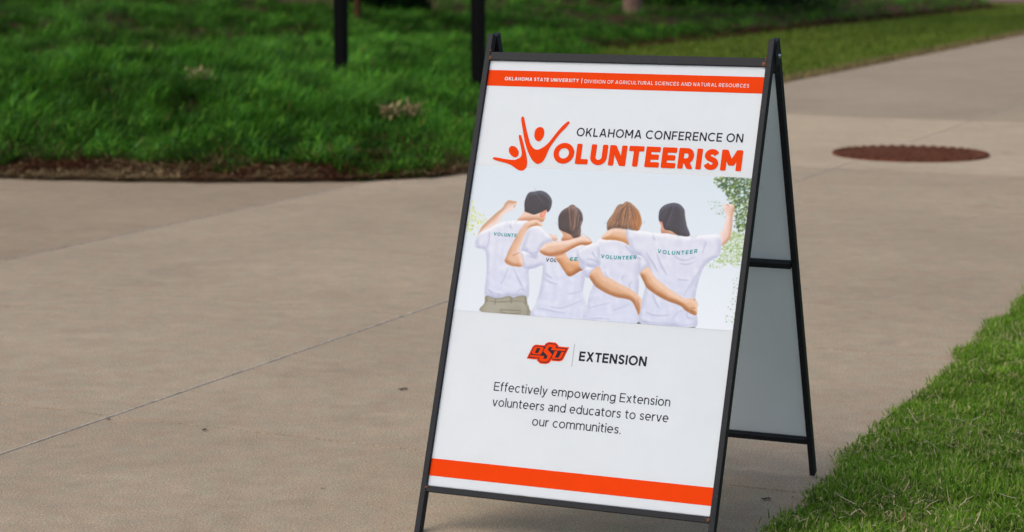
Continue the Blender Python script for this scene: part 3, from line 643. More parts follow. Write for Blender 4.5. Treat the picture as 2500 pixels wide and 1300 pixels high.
STROKES = {'folds':[[(70.1,412.3),(77.9,407.0),(85.9,400.3)],[(71.1,410.9),(89.1,404.8),(101.6,403.5)],[(95.4,403.8),(108.0,401.7),(117.4,400.9)],[(120.8,459.1),(131.1,442.3),(148.4,418.9),(156.2,407.9)],[(108.4,459.8),(102.8,436.2),(96.9,424.2)],[(134.8,407.9),(144.0,417.9),(149.3,413.2)],[(188.6,456.1),(198.9,448.1),(207.0,444.3)],[(190.7,441.8),(205.3,435.5),(220.9,432.3)],[(211.1,385.7),(233.9,384.5),(258.2,393.3),(280.4,404.8)],[(184.6,381.0),(207.7,378.4),(230.7,375.7),(245.8,375.3)],[(244.7,413.8),(262.1,417.8),(277.6,424.5)],[(140.0,495.1),(151.9,487.1),(164.8,482.8)],[(148.0,492.7),(167.5,495.3),(177.2,491.5)],[(132.8,491.8),(137.8,479.0),(144.2,462.0)],[(166.4,482.2),(172.7,491.2),(174.2,501.5)],[(276.2,488.1),(287.4,488.1),(300.8,483.1),(304.8,481.2)],[(299.4,493.1),(300.8,483.1)],[(284.5,456.4),(293.6,465.5),(305.5,476.3)],[(346.3,386.6),(367.0,396.5),(380.5,404.5)],[(294.2,388.6),(315.4,395.8),(339.6,403.1)],[(295.9,366.1),(319.2,369.2),(341.4,369.3)],[(366.4,507.1),(376.3,499.1),(391.4,495.8),(405.9,486.7),(414.8,474.5)],[(355.6,520.7),(362.7,512.6),(375.9,501.9)],[(399.9,509.1),(417.3,488.8),(429.8,471.2)],[(421.6,510.3),(435.2,485.7),(449.3,466.8)],[(460.1,505.6),(469.4,500.5),(484.1,498.6),(503.2,506.7)],[(473.6,490.9),(488.1,490.4),(505.9,497.1)],[(518.0,481.0),(504.1,456.3),(490.6,427.4)],[(522.3,492.5),(510.4,462.3),(500.6,439.3)],[(475.0,458.6),(495.2,458.5)],[(425.6,427.3),(432.0,412.3),(442.5,398.9)],[(416.3,388.7),(430.0,384.1),(448.9,384.0),(467.3,386.7)],[(470.4,374.4),(483.6,393.4),(494.5,398.4)],[(404.8,376.7),(414.5,370.3),(443.8,368.2),(472.5,368.9)],[(499.5,393.1),(505.0,383.8),(516.5,383.2)],[(409.8,361.6),(429.8,364.4),(473.2,364.1),(520.8,372.4)],[(319.1,464.3),(323.2,456.0),(329.7,452.1)],[(356.7,449.6),(358.6,456.8),(364.0,460.0)],[(375.0,433.8),(375.3,442.3),(378.9,448.2)],[(352.0,553.0),(356.8,537.6),(368.2,507.2)],[(407.2,550.3),(414.5,535.7)],[(441.7,550.2),(453.3,543.1),(463.5,545.7)],[(522.3,536.8),(517.2,516.0)],[(99.4,557.7),(99.6,547.1),(103.2,541.9)],[(273.6,475.5),(260.9,487.7),(253.6,500.4)],[(298.1,513.4),(302.3,492.9),(304.6,482.6)],[(286.1,502.3),(302.5,482.5)],[(52.5,491.1),(57.3,510.1),(55.0,534.0)],[(28.9,500.4),(42.0,498.5),(52.9,492.5)]],
'seams':[[(69.4,397.0),(70.8,387.6),(67.4,384.5)],[(70.7,388.4),(91.8,386.9),(114.6,389.2),(137.1,392.2),(157.4,389.9)],[(90.8,393.3),(89.5,381.7)],[(123.4,397.0),(125.7,387.0)],[(155.2,402.0),(157.6,386.4)],[(104.9,371.9),(147.7,372.7)],[(105.0,371.2),(108.8,366.4),(126.0,364.7),(147.0,367.6),(148.5,372.8)],[(163.7,385.3),(165.3,372.5),(164.4,363.1)],[(127.4,395.8),(124.1,397.0)]],
'skinlines':[[(113.8,484.8),(122.3,489.7),(128.0,492.9)],[(189.7,489.4),(210.8,490.6),(228.0,497.4)],[(101.4,586.7),(104.0,592.1)],[(153.5,556.6),(159.9,555.7)],[(509.5,403.6),(516.7,403.4)],[(507.3,399.3),(517.7,395.8)],[(393.7,415.3),(400.2,400.2),(401.5,390.5)],[(553.7,615.0),(559.0,612.5)],[(511.6,420.5),(514.6,419.3)]],
'wisps':[[(232.8,596.5),(244.7,590.5),(254.6,579.2)],[(141.9,629.3),(145.3,620.1)],[(145.5,630.0),(145.3,620.1)],[(383.1,565.7),(388.4,570.6),(391.3,574.0)],[(301.6,565.3),(308.6,563.4)],[(254.4,542.4),(269.3,534.0),(278.3,528.0),(282.4,520.4)],[(486.8,548.1),(497.6,545.6),(500.9,550.9)],[(196.7,560.3),(203.2,554.0)],[(126.2,612.5),(134.7,621.4),(141.5,622.6)]]}

YAW, TILT, TILT2 = 0.40667, 0.36166, R(20.2)
ORX, ORY = -0.1847, 4.1615
sign = empty('a_frame_sign', (ORX, ORY, 0), -YAW)
tag(sign, 'white and orange conference poster sign in a black steel A-frame on the concrete', 'sign')
ct, st = math.cos(TILT), math.sin(TILT)
MF = Matrix(((1, 0, 0, 0), (0, st, -ct, 0), (0, ct, st, 0), (0, 0, 0, 1)))          # front frame: x, s, n -> sign space (s in y slot, n in z slot)
HS, HN = 1.053 - 0.030, -0.0255
Apt = MF @ Vector((0, HS, HN))
c2, s2 = math.cos(TILT2), math.sin(TILT2)
L2 = Apt.z / c2
MR = Matrix(((1, 0, 0, 0), (0, -s2, -c2, Apt.y), (0, c2, -s2, Apt.z), (0, 0, 0, 1)))
MR = MR @ Matrix.Translation((0, -L2, 0))                                            # s = 0 at the ground, hinge at s = L2
def part(name, boxes, mat, Mx, parent=sign, bev=0.0008):
    V, F = [], []
    for a, b_ in boxes:
        v, f = box_vf(a, b_); k = len(V); V += v; F += [tuple(k + q for q in g) for g in f]
    if Mx is MR: F = F
    o = mesh_obj(name, V, F, mat, parent)
    o.matrix_local = Mx
    if bev: bevel(o, bev)
    return o
W = 0.600; TW = 0.0118
# front frame (n grows towards the viewer; printed face at n = 0)
part('side_rail', [((-TW, 0.0, -0.013), (0, 1.053, 0.006))], M['frame'], MF)
part('side_rail', [((W, 0.0, -0.013), (W + TW, 1.053, 0.006))], M['frame'], MF)
part('top_rail', [((0.0003, 0.996, -0.012), (W - 0.0003, 1.0135, 0.0052))], M['frame'], MF)
part('bottom_rail', [((0.0003, 0.0845, -0.012), (W - 0.0003, 0.0963, 0.0052))], M['frame'], MF)
part('middle_rail', [((0.0003, 0.541, -0.0245), (W - 0.0003, 0.553, -0.0055))], M['frame'], MF)
for (x, s, dx, ds) in ((0.002, 1.0005, .004, .005), (0.0, 1.016, .003, .002), (W - 0.003, 1.0, .005, .005), (W - 0.0005, 1.009, .0018, .007), (0.001, 0.093, .004, .003), (W - 0.002, 0.090, .004, .005)):
    V, F = [], []; n = 7
    for i in range(5):
        ph = math.pi / 2 * i / 4; rr = math.cos(ph)
        for j in range(n):
            a = 2 * math.pi * j / n; q = rr * (1 + random.uniform(-.25, .25)) + 0.02; V.append((x + dx * q * math.cos(a), s + ds * q * math.sin(a), 0.0045 + 0.0032 * math.sin(ph)))
    for i in range(4):
        for j in range(n): F.append((i * n + j, i * n + (j + 1) % n, (i + 1) * n + (j + 1) % n, (i + 1) * n + j))
    F.append(tuple(4 * n + j for j in range(n)))
    o = mesh_obj('weld_bead', V, F, M['rust'], sign, True); o.matrix_local = MF
# rear frame (n grows towards the inside of the A)
part('side_rail', [((-TW, 0.0, -0.0315), (0, L2 + 0.031, -0.0125))], M['frame'], MR)
part('side_rail', [((W, 0.0, -0.0315), (W + TW, L2 + 0.031, -0.0125))], M['frame'], MR)
part('top_rail', [((0.0003, L2 - 0.040, -0.0305), (W - 0.0003, L2 - 0.025, -0.0135))], M['frame'], MR)
part('bottom_rail', [((0.0003, L2 - 0.929, -0.0305), (W - 0.0003, L2 - 0.917, -0.0135))], M['frame'], MR)
part('middle_rail', [((0.0003, L2 - 0.4845, -0.0245), (W - 0.0003, L2 - 0.4725, -0.0055))], M['frame'], MR)
# hinge tabs and rivets
for sx in (-TW - 0.0032, W + TW + 0.0002):
    P2 = [(0.020, 0.012), (0.020, -0.006), (0.006, -0.022), (-0.012, -0.024), (-0.022, -0.012), (-0.020, 0.004), (-0.004, 0.016)]
    V = [(sx + dx, HS + 0.006 + b, HN + 0.014 + a * 0.75 - 0.009) for dx in (0, 0.003) for (b, a) in P2]; n = len(P2)
    o = mesh_obj('hinge_plate', V, [tuple(range(n))[::-1], tuple(range(n, 2 * n))] + [(i, (i + 1) % n, n + (i + 1) % n, n + i) for i in range(n)], M['frame'], sign); o.matrix_local = MF
    out = 1 if sx > 0 else -1
    bx = sx + (0.003 if out > 0 else 0)
    V, F = [], []; n = 10
    for i in range(4):
        ph = math.pi / 2 * i / 3
        for j in range(n):
            a = 2 * math.pi * j / n; V.append((bx + out * 0.004 * math.sin(ph), HS + 0.006 + 0.0048 * (math.cos(ph) + 0.02) * math.cos(a), HN - 0.003 + 0.0048 * (math.cos(ph) + .02) * math.sin(a)))
    for i in range(3):
        for j in range(n): F.append((i * n + j, i * n + (j + 1) % n, (i + 1) * n + (j + 1) % n, (i + 1) * n + j))
    F.append(tuple(3 * n + j for j in range(n)))
    o2 = mesh_obj('rivet', V, F, M['bolt'], o, True)

def flute_panel(name, s0, s1, n0, n1, Mx):
    # fluted sheet: its cut lower edge shows the flutes as small teeth
    k = 132; xs = np.linspace(0.0006, W - 0.0006, 2 * k + 1); V, F = [], []
    for n_ in (n0, n1):
        for i, x in enumerate(xs): V.append((x, s0 + (0.0022 if i % 2 else 0.0), n_))
        for x in xs: V.append((x, s1, n_))
    m = len(xs)
    for i in range(m - 1):
        F.append((i, i + 1, m + i + 1, m + i)); a = 2 * m
        F.append((a + i + 1, a + i, a + m + i, a + m + i + 1)); F.append((i + 1, i, a + i, a + i + 1)); F.append((m + i, m + i + 1, a + m + i + 1, a + m + i))
    F.append((0, m, 3 * m, 2 * m)); F.append((m - 1, 3 * m - 1, 4 * m - 1, 2 * m - 1))
    o = mesh_obj(name, V, F, M['rear' if name == 'rear_panel' else 'panel'], sign); o.matrix_local = Mx
    return o
front = flute_panel('poster_panel', 0.0966, 0.9957, -0.005, 0.0, MF)
back = flute_panel('rear_panel', L2 - 0.9165, L2 - 0.0405, -0.0295, -0.0255, MR)

def deco(name, V, F, mat, z=0.0004, label=None):
    o = mesh_obj(name, [(x / 1000, 0.0963 + y / 1000, z) for x, y in V], F, mat, front)
    if label: o['label'] = label
    return o
def rect(name, x0, x1, y0, y1, mat, z=0.0004):
    return deco(name, [(x0, y0), (x1, y0), (x1, y1), (x0, y1)], [(0, 1, 2, 3)], mat, z)
rect('orange_band', 0.7, 599.3, 844.8, 879.0, M['orange'])
rect('orange_band', 0.7, 599.3, 21.3, 56.5, M['orange'])
rect('divider_line', 275.0, 275.9, 267.5, 313.5, M['hair_line'])

def smooth_closed(P, k=5):
    P = np.array(P, float); n = len(P); out = []
    for i in range(n):
        p0, p1, p2, p3 = P[i - 1], P[i], P[(i + 1) % n], P[(i + 2) % n]
        for t in np.arange(k) / k:
            out.append(0.5 * ((2 * p1) + (-p0 + p2) * t + (2 * p0 - 5 * p1 + 4 * p2 - p3) * t ** 2 + (-p0 + 3 * p1 - 3 * p2 + p3) * t ** 3))
    return np.array(out)
def shape(name, key, mat, z=0.0004, sm=True):
    P = smooth_closed(ART[key]) if sm else np.array(ART[key])
    from mathutils.geometry import tessellate_polygon
    t = tessellate_polygon([[Vector((x, y, 0)) for x, y in P]])
    o = deco(name, [tuple(p) for p in P], [tuple(q) for q in t], mat, z)
    o.data.update()
    return o
shape('printed_figure', 'figure_big', M['orange'], 0.0008); shape('printed_figure', 'figure_small', M['orange'], 0.0008)
shape('printed_figure_head', 'head_big', M['orange'], 0.0008); shape('printed_figure_head', 'head_small', M['orange'], 0.0008)
shape('crest_outline', 'osu_outer', M['orange'], 0.0004, False); shape('crest_field', 'osu_dark', M['charcoal'], 0.0007, False)
for k in ('osu_o', 'osu_s', 'osu_u'): shape('crest_letter', k, M['orange'], 0.0010, False)
shape('crest_letter_counter', 'osu_ohole', M['charcoal'], 0.0013, False)

# ---- lettering: glyphs are built from bars, diagonals and arcs of one stroke weight (cap height = 1) and meshed from their distance field
def _poly_d(X, Y, P):
    d = np.full(X.shape, 1e9)
    for (ax, ay), (bx, by) in zip(P[:-1], P[1:]):
        ex, ey = bx - ax, by - ay; t = np.clip(((X - ax) * ex + (Y - ay) * ey) / (ex * ex + ey * ey + 1e-12), 0, 1)
        d = np.minimum(d, np.hypot(X - ax - t * ex, Y - ay - t * ey))
    return d
def _bar(X, Y, x0, x1, y0, y1, r):
    r = min(r, (x1 - x0) * .49, (y1 - y0) * .49)
    qx = np.abs(X - (x0 + x1) / 2) - (x1 - x0) / 2 + r; qy = np.abs(Y - (y0 + y1) / 2) - (y1 - y0) / 2 + r
    return np.hypot(np.maximum(qx, 0), np.maximum(qy, 0)) + np.minimum(np.maximum(qx, qy), 0) - r
def _rmax(a, b, r):
    return np.hypot(np.maximum(a + r, 0), np.maximum(b + r, 0)) + np.minimum(np.maximum(a, b), -r) if r > 0 else np.maximum(a, b)
def _diag(X, Y, p, q, t, lo, hi, r):
    ex, ey = q[0] - p[0], q[1] - p[1]; L = math.hypot(ex, ey)
    a = np.abs((X - p[0]) * ey - (Y - p[1]) * ex) / L - t
    return _rmax(a, np.maximum(lo - Y, Y - hi), r)
def _curve(X, Y, P, t, r, closed=False):
    d = _poly_d(X, Y, P) - t
    if closed: return d
    for a, b in ((P[0], P[1]), (P[-1], P[-2])):
        ex, ey = a[0] - b[0], a[1] - b[1]; L = math.hypot(ex, ey)
        de = np.hypot(X - a[0], Y - a[1]); pl = ((X - a[0]) * ex + (Y - a[1]) * ey) / L
        d = np.where(np.abs(d + t - de) < 1e-9, _rmax(d, pl, 0), d)
    return d
def _arc(cx, cy, rx, ry, a0, a1, n=40):
    return [(cx + rx * math.cos(R(a0 + (a1 - a0) * i / n)), cy + ry * math.sin(R(a0 + (a1 - a0) * i / n))) for i in range(n + 1)]
def _scurve(w, h, t):
    P = [(.97, .83), (.80, .96), (.50, 1.0), (.20, .94), (.05, .76), (.18, .60), (.5, .515), (.82, .42), (.97, .24), (.82, .06), (.5, 0), (.2, .045), (.01, .19)]
    P = [(t + x * (w - 2 * t), t + y * (h - 2 * t)) for x, y in P]; out = []
    for i in range(len(P) - 1):
        p0, p1, p2, p3 = P[max(i - 1, 0)], P[i], P[i + 1], P[min(i + 2, len(P) - 1)]
        for u in (0, .25, .5, .75):
            out.append(tuple(0.5 * (2 * p1[k] + (p2[k] - p0[k]) * u + (2 * p0[k] - 5 * p1[k] + 4 * p2[k] - p3[k]) * u ** 2 + (3 * p1[k] - p0[k] - 3 * p2[k] + p3[k]) * u ** 3) for k in (0, 1)))
    return out + [P[-1]]
XH = 0.74
WID = dict(E=.64, F=.61, L=.57, T=.68, I=0, H=.77, U=.76, N=.79, M=.93, A=.88, V=.86, K=.74, X=.8, Y=.82, D=.83, R=.71, C=.84, G=.90, O=.97, S=.66,
           a=.57, c=.60, d=.66, e=.66, f=.37, g=.66, i=0, l=0, m=.98, n=.58, o=.69, p=.66, r=.36, s=.50, t=.40, u=.58, v=.62, w=.96, x=.60, y=.62)
def glyph(ch, t, r):
    """returns width and a function X, Y -> distance"""
    w = WID.get(ch, 0) + (2 * t - .13) * .35; T2_ = 2 * t
    if ch in 'Iil.': w = T2_
    B = lambda x0, x1, y0, y1: (lambda X, Y: _bar(X, Y, x0, x1, y0, y1, r))
    Dg = lambda p, q, lo=0, hi=1: (lambda X, Y: _diag(X, Y, p, q, t, lo, hi, r))
    Cv = lambda P, c=False: (lambda X, Y: _curve(X, Y, P, t, r, c))
    if ch == 'E': s = [B(0, T2_, 0, 1), B(0, w, 0, T2_), B(0, w * .93, .5 - t, .5 + t), B(0, w, 1 - T2_, 1)]
    elif ch == 'F': s = [B(0, T2_, 0, 1), B(0, w * .92, .47 - t, .47 + t), B(0, w, 1 - T2_, 1)]
    elif ch == 'L': s = [B(0, T2_, 0, 1), B(0, w, 0, T2_)]
    elif ch == 'T': s = [B(w / 2 - t, w / 2 + t, 0, 1), B(0, w, 1 - T2_, 1)]
    elif ch == 'I': s = [B(0, T2_, 0, 1)]
    elif ch == 'l': s = [B(0, T2_, 0, 1.03)]
    elif ch == 'i': s = [B(0, T2_, 0, XH), B(-.01, T2_ + .01, .90, .90 + T2_ * 1.15)]
    elif ch == '.': s = [B(0, T2_ * 1.1, 0, T2_ * 1.1)]
    elif ch == 'H': s = [B(0, T2_, 0, 1), B(w - T2_, w, 0, 1), B(0, w, .5 - t, .5 + t)]
    elif ch == 'U': s = [B(0, T2_, .36, 1), B(w - T2_, w, .36, 1), Cv([(t, .40)] + _arc(w / 2, .38, w / 2 - t, .385 - t, 180, 360) + [(w - t, .40)])]
    elif ch == 'N': s = [B(0, T2_, 0, 1), B(w - T2_, w, 0, 1), Dg((t * 1.15, 1), (w - t * 1.15, 0))]
    elif ch == 'M': s = [B(0, T2_, 0, 1), B(w - T2_, w, 0, 1), Dg((t * 1.1, 1), (w / 2, .27), .30 - t * .4), Dg((w - t * 1.1, 1), (w / 2, .27), .30 - t * .4)]
    elif ch == 'A': s = [Dg((w / 2 - t * .25, 1), (t * 1.1, 0)), Dg((w / 2 + t * .25, 1), (w - t * 1.1, 0)), B(w * .22, w * .78, .29 - t, .29 + t)]
    elif ch in 'Vv': h = 1 if ch == 'V' else XH; s = [Dg((w / 2 - t * .25, 0), (t * 1.1, h), 0, h), Dg((w / 2 + t * .25, 0), (w - t * 1.1, h), 0, h)]
    elif ch == 'w': s = [Dg((t, XH), (w * .27, 0), 0, XH), Dg((w * .27, 0), (w / 2, XH), 0, XH), Dg((w / 2, XH), (w * .73, 0), 0, XH), Dg((w * .73, 0), (w - t, XH), 0, XH)]
    elif ch in 'Xx': h = 1 if ch == 'X' else XH; s = [Dg((t * 1.2, 0), (w - t * 1.3, h), 0, h), Dg((t * 1.3, h), (w - t * 1.2, 0), 0, h)]
    elif ch == 'K': s = [B(0, T2_, 0, 1), Dg((t, .30), (w - t * 1.4, 1), .30), Dg((w * .42, .60), (w - t * 1.2, 0), 0, .60)]
    elif ch == 'Y': s = [Dg((w / 2, .42), (t * 1.2, 1), .40), Dg((w / 2, .42), (w - t * 1.2, 1), .40), B(w / 2 - t, w / 2 + t, 0, .46)]
    elif ch == 'y': s = [Dg((w / 2, .0), (t * 1.1, XH), .0, XH), Dg((w - t * 1.1, XH), (w * .5 - .16, -.26), -.26, XH), B(w * .5 - .29, w * .5 - .12, -.27, -.27 + T2_)]
    elif ch == 'D': cx = w - .5 + .02; s = [B(0, T2_, 0, 1), B(0, cx, 0, T2_), B(0, cx, 1 - T2_, 1), Cv([(cx - .05, t)] + _arc(cx, .5, w - cx - t, .5 - t, -90, 90) + [(cx - .05, 1 - t)])]
    elif ch == 'R':
        cx = w - .05 - .30; s = [B(0, T2_, 0, 1), B(0, cx, 1 - T2_, 1), B(0, cx, .38 - t, .38 + t), Cv([(cx - .05, .38)] + _arc(cx, .69 - t / 2, .30 - t + .02, .31 - t / 2, -90, 90) + [(cx - .05, 1 - t)]), Dg((w * .48, .42), (w - t * 1.3, 0), 0, .40)]
    elif ch == 'C': s = [Cv(_arc(.49, .5, .50 - t, .51 - t, 46, 314))]
    elif ch == 'G': s = [Cv(_arc(.49, .5, .50 - t, .51 - t, 48, 318)), B(.52, w - .02, .52 - T2_, .52), B(w - .02 - T2_, w - .02, .155, .52)]
    elif ch == 'O': s = [Cv(_arc(w / 2, .5, w / 2 - t, .512 - t, 0, 360, 56), True)]
    elif ch == 'S': s = [Cv(_scurve(w, 1, t))]
    elif ch == 's': s = [Cv(_scurve(w, XH, t))]
    elif ch == 'o': s = [Cv(_arc(w / 2, XH / 2, w / 2 - t, XH / 2 + .01 - t, 0, 360), True)]
    elif ch == 'c': s = [Cv(_arc(w * .55, XH / 2, w * .55 - t, XH / 2 + .01 - t, 46, 314))]
    elif ch == 'e': s = [Cv(_arc(w / 2, XH / 2, w / 2 - t, XH / 2 + .01 - t, -4, 312)), B(t, w - t * .4, XH / 2 - t, XH / 2 + t)]
    elif ch in 'dpg':
        s = [Cv(_arc(w / 2, XH / 2, w / 2 - t, XH / 2 + .01 - t, 0, 360), True)]
        if ch == 'd': s.append(B(w - T2_, w, 0, 1.03))
        elif ch == 'p': s.append(B(0, T2_, -.26, XH))
        else: s += [B(w - T2_, w, 0, XH), Cv([(w - t, .05)] + _arc(w / 2, .0, w / 2 - t, .26 - t, 0, -150))]
    elif ch == 'n': s = [B(0, T2_, 0, XH), B(w - T2_, w, 0, XH - .28), Cv(_arc(w / 2, XH - .29, w / 2 - t, .30 - t, 0, 180))]
    elif ch == 'u': s = [B(0, T2_, .28, XH), B(w - T2_, w, 0, XH), Cv(_arc(w / 2, .29, w / 2 - t, .30 - t, 180, 360))]
    elif ch == 'm':
        h = (w + T2_) / 2; s = [B(0, T2_, 0, XH), B(h - T2_, h, 0, XH - .25), B(w - T2_, w, 0, XH - .25), Cv(_arc(h / 2, XH - .26, h / 2 - t, .27 - t, 0, 180)), Cv(_arc(h - T2_ + h / 2, XH - .26, h / 2 - t, .27 - t, 0, 180))]
    elif ch == 'r': s = [B(0, T2_, 0, XH), Cv(_arc(w + .02, XH - .34, w + .02 - t, .355 - t, 92, 180))]
    elif ch == 'a': s = [B(w - T2_, w, 0, XH - .22), Cv(_arc(w / 2, XH - .24, w / 2 - t, .25 - t, 0, 145)), Cv(_arc(w * .46, .215, w * .46 - t, .225 - t, 0, 360), True), B(w * .4, w - t, .44 - T2_, .44)]
    elif ch == 'f': s = [B(.10, .10 + T2_, 0, .80), B(0, w - .02, XH - T2_, XH), Cv(_arc(.10 + .24, .80, .24 - t, .245 - t, 180, 80))]
    elif ch == 't': s = [B(.10, .10 + T2_, .16, .93), B(0, w - .01, XH - T2_, XH), Cv(_arc(.10 + .22, .20, .22 - t, .21 - t, 180, 285))]
    else: s = []
    return w, (lambda X, Y: np.min([f(X, Y) for f in s], axis=0))

def march(D, x0, y0, g):
    """filled polygons where D < 0, full cells merged along rows"""
    ins = D < 0; V, F, ix = [], [], {}
    def vid(k, p):
        if k not in ix: ix[k] = len(V); V.append(p)
        return ix[k]
    c = ins[:-1, :-1].astype(int) + ins[:-1, 1:] + ins[1:, 1:] + ins[1:, :-1]
    for i in range(c.shape[0]):
        row = c[i]; j = 0; n = len(row)
        if not row.any(): continue
        while j < n:
            if row[j] == 0: j += 1; continue
            if row[j] == 4:
                k = j
                while k < n and row[k] == 4: k += 1
                F.append((vid((i, j), (x0 + j * g, y0 + i * g)), vid((i, k), (x0 + k * g, y0 + i * g)), vid((i + 1, k), (x0 + k * g, y0 + (i + 1) * g)), vid((i + 1, j), (x0 + j * g, y0 + (i + 1) * g))))
                j = k; continue
            cs = ((i, j), (i, j + 1), (i + 1, j + 1), (i + 1, j)); poly = []
            for q in range(4):
                a, b = cs[q], cs[(q + 1) % 4]; da, db = D[a], D[b]
                if da < 0: poly.append(vid(a, (x0 + a[1] * g, y0 + a[0] * g)))
                if (da < 0) != (db < 0):
                    f = da / (da - db); y_, x_ = a[0] + (b[0] - a[0]) * f, a[1] + (b[1] - a[1]) * f
                    poly.append(vid((a, b) if a < b else (b, a), (x0 + x_ * g, y0 + y_ * g)))
            if len(poly) >= 3: F.append(tuple(poly))
            j += 1
    return V, F

def text(name, body, x0, x1, y, cap, mat, t=0.06, sp=0.16, z=0.0004, sag=0.0, slope=0.0, r=0.01, res=22, space=.34):
    V, F = [], []; pen = 0.0; cache = {}
    for ch in body:
        if ch == ' ': pen += space - sp * 0; continue
        if ch not in cache:
            w_, fn = glyph(ch, t, r); g = 1.0 / (res if t > .07 else res * 1.35)
            xs = np.arange(-.06, w_ + .07 + g, g); ys = np.arange(-.32, 1.10 + g, g); X, Y = np.meshgrid(xs, ys)
            cache[ch] = (w_, march(fn(X, Y), xs[0], ys[0], g))
        w_, (v, f) = cache[ch]; b = len(V)
        V += [(x + pen, yy) for x, yy in v]; F += [tuple(b + i for i in q) for q in f]; pen += w_ + sp
    tot = pen - sp; k = (x1 - x0) / tot
    out = []
    for x, yy in V:
        tx = x / tot; out.append(((x0 + x * k) / 1000, 0.0963 + (y + slope * tx + yy * cap - sag * 4 * tx * (1 - tx)) / 1000, z))
    print('text', body, 'xscale/cap', round(k / cap, 3))
    return mesh_obj(name, out, F, mat, front)
text('header_lettering', 'OKLAHOMA STATE UNIVERSITY', 39.3, 205.5, 857.2, 7.5, M['white_ink'], 0.098, 0.22, 0.0008)
rect('header_bar', 211.2, 212.6, 855.4, 866.8, M['white_ink'], 0.0008)
text('header_lettering', 'DIVISION OF AGRICULTURAL SCIENCES AND NATURAL RESOURCES', 218, 570, 856.2, 7.5, M['white_ink'], 0.066, 0.23, 0.0008)
text('title_lettering', 'OKLAHOMA CONFERENCE ON', 216.4, 571, 742.8, 18.0, M['charcoal'], 0.078, 0.165)
text('title_lettering', 'OLUNTEERISM', 172.1, 574.5, 684.0, 43.0, M['orange'], 0.128, 0.10, 0.0008, r=0.045, res=34)
text('extension_lettering', 'EXTENSION', 288.5, 430.9, 280.2, 19.4, M['charcoal'], 0.098, 0.125)
text('tagline_lettering', 'Effectively empowering Extension', 114.6, 490.5, 205.3, 18.0, M['charcoal'], 0.057, 0.12, space=.36)
text('tagline_lettering', 'volunteers and educators to serve', 116.0, 490.9, 173.8, 18.0, M['charcoal'], 0.057, 0.12, space=.36)
text('tagline_lettering', 'our communities.', 207.6, 396.4, 142.4, 18.0, M['charcoal'], 0.057, 0.12, space=.36)

# ------------------------------------------------------------------ the photograph printed on the poster (flat print, one fine colour grid)
PX0, PX1, PY0, PY1 = 0.7, 599.3, 364.0, 671.5
NX, NY = 560, 290
gx = (PX1 - PX0) / NX; gy = (PY1 - PY0) / NY
XX, YY = np.meshgrid(PX0 + (np.arange(NX + 1)) * gx, PY0 + (np.arange(NY + 1)) * gy)
IMG = np.zeros((NY + 1, NX + 1, 3))
tx = (XX - PX0) / (PX1 - PX0); ty = (YY - PY0) / (PY1 - PY0)
top_c = np.array([216., 225, 233]); bot_c = np.array([228., 232, 238])
IMG[:] = top_c * ty[..., None] + bot_c * (1 - ty[..., None])
IMG += 6 * ((1 - ty) * np.exp(-((tx - 0.9) / 0.25) ** 2))[..., None]

def mask(P, sm=True, ss=3):
    P = smooth_closed(P, 4) if sm else np.array(P, float)
    mk = np.zeros(XX.shape)
    i0 = max(int((P[:, 1].min() - PY0) / gy) - 1, 0); i1 = min(int((P[:, 1].max() - PY0) / gy) + 2, NY + 1)
    j0 = max(int((P[:, 0].min() - PX0) / gx) - 1, 0); j1 = min(int((P[:, 0].max() - PX0) / gx) + 2, NX + 1)
    if i1 <= i0 or j1 <= j0: return mk
    sub = np.zeros((i1 - i0, j1 - j0))
    for a in range(ss):
        for b in range(ss):
            x = XX[i0:i1, j0:j1] + gx * ((a + .5) / ss - .5); y = YY[i0:i1, j0:j1] + gy * ((b + .5) / ss - .5)
            sub += inside(x, y, P)
    mk[i0:i1, j0:j1] = sub / ss ** 2
    return mk
def blur(m, s):
    k = int(3 * s) + 1; g = np.exp(-0.5 * (np.arange(-k, k + 1) / s) ** 2); g /= g.sum()
    p = np.pad(m, k, mode='edge')
    p = sum(g[i] * p[i:i + m.shape[0], :] for i in range(2 * k + 1)); return sum(g[i] * p[:, i:i + m.shape[1]] for i in range(2 * k + 1))
def paint(m, c, a=1.0):
    global IMG
    c = np.array(c, float); IMG = IMG * (1 - (m * a)[..., None]) + c * (m * a)[..., None]
def seg_mask(pts, wd):
    P = np.array(pts, float)
    if len(P) > 2:
        q = []
        for i in range(len(P) - 1):
            p0, p1, p2, p3 = P[max(i - 1, 0)], P[i], P[i + 1], P[min(i + 2, len(P) - 1)]
            for t in np.arange(5) / 5: q.append(0.5 * ((2 * p1) + (-p0 + p2) * t + (2 * p0 - 5 * p1 + 4 * p2 - p3) * t ** 2 + (-p0 + 3 * p1 - 3 * p2 + p3) * t ** 3))
        P = np.array(q + [P[-1]])
    d = np.full(XX.shape, 1e9); n = len(P) - 1
    for i in range(n):
        a, b = P[i], P[i + 1]; ab = b - a; t = np.clip(((XX - a[0]) * ab[0] + (YY - a[1]) * ab[1]) / (ab @ ab + 1e-9), 0, 1)
        w_ = wd * (0.35 + 0.65 * math.sin(math.pi * (i + 0.5) / n))
        d = np.minimum(d, np.hypot(XX - a[0] - t * ab[0], YY - a[1] - t * ab[1]) / w_)
    return np.clip(1.3 - d, 0, 1)
SH1, SH2 = (224, 222, 233), (200, 202, 222)
folds = fbm(XX * 0.035 + YY * 0.02, YY * 0.05, 4)
def relief(m, w_):
    h = blur(m, w_); gy_, gx_ = np.gradient(h); return gx_ * w_ * 2.5, gy_ * w_ * 2.5
ridge = 1 - np.abs(2 * fbm(XX * 0.030 + YY * 0.022, YY * 0.045 - XX * 0.01, 3) - 1)
ridge2 = 1 - np.abs(2 * fbm(XX * 0.07 + 50, YY * 0.035 + XX * 0.03, 3) - 1)
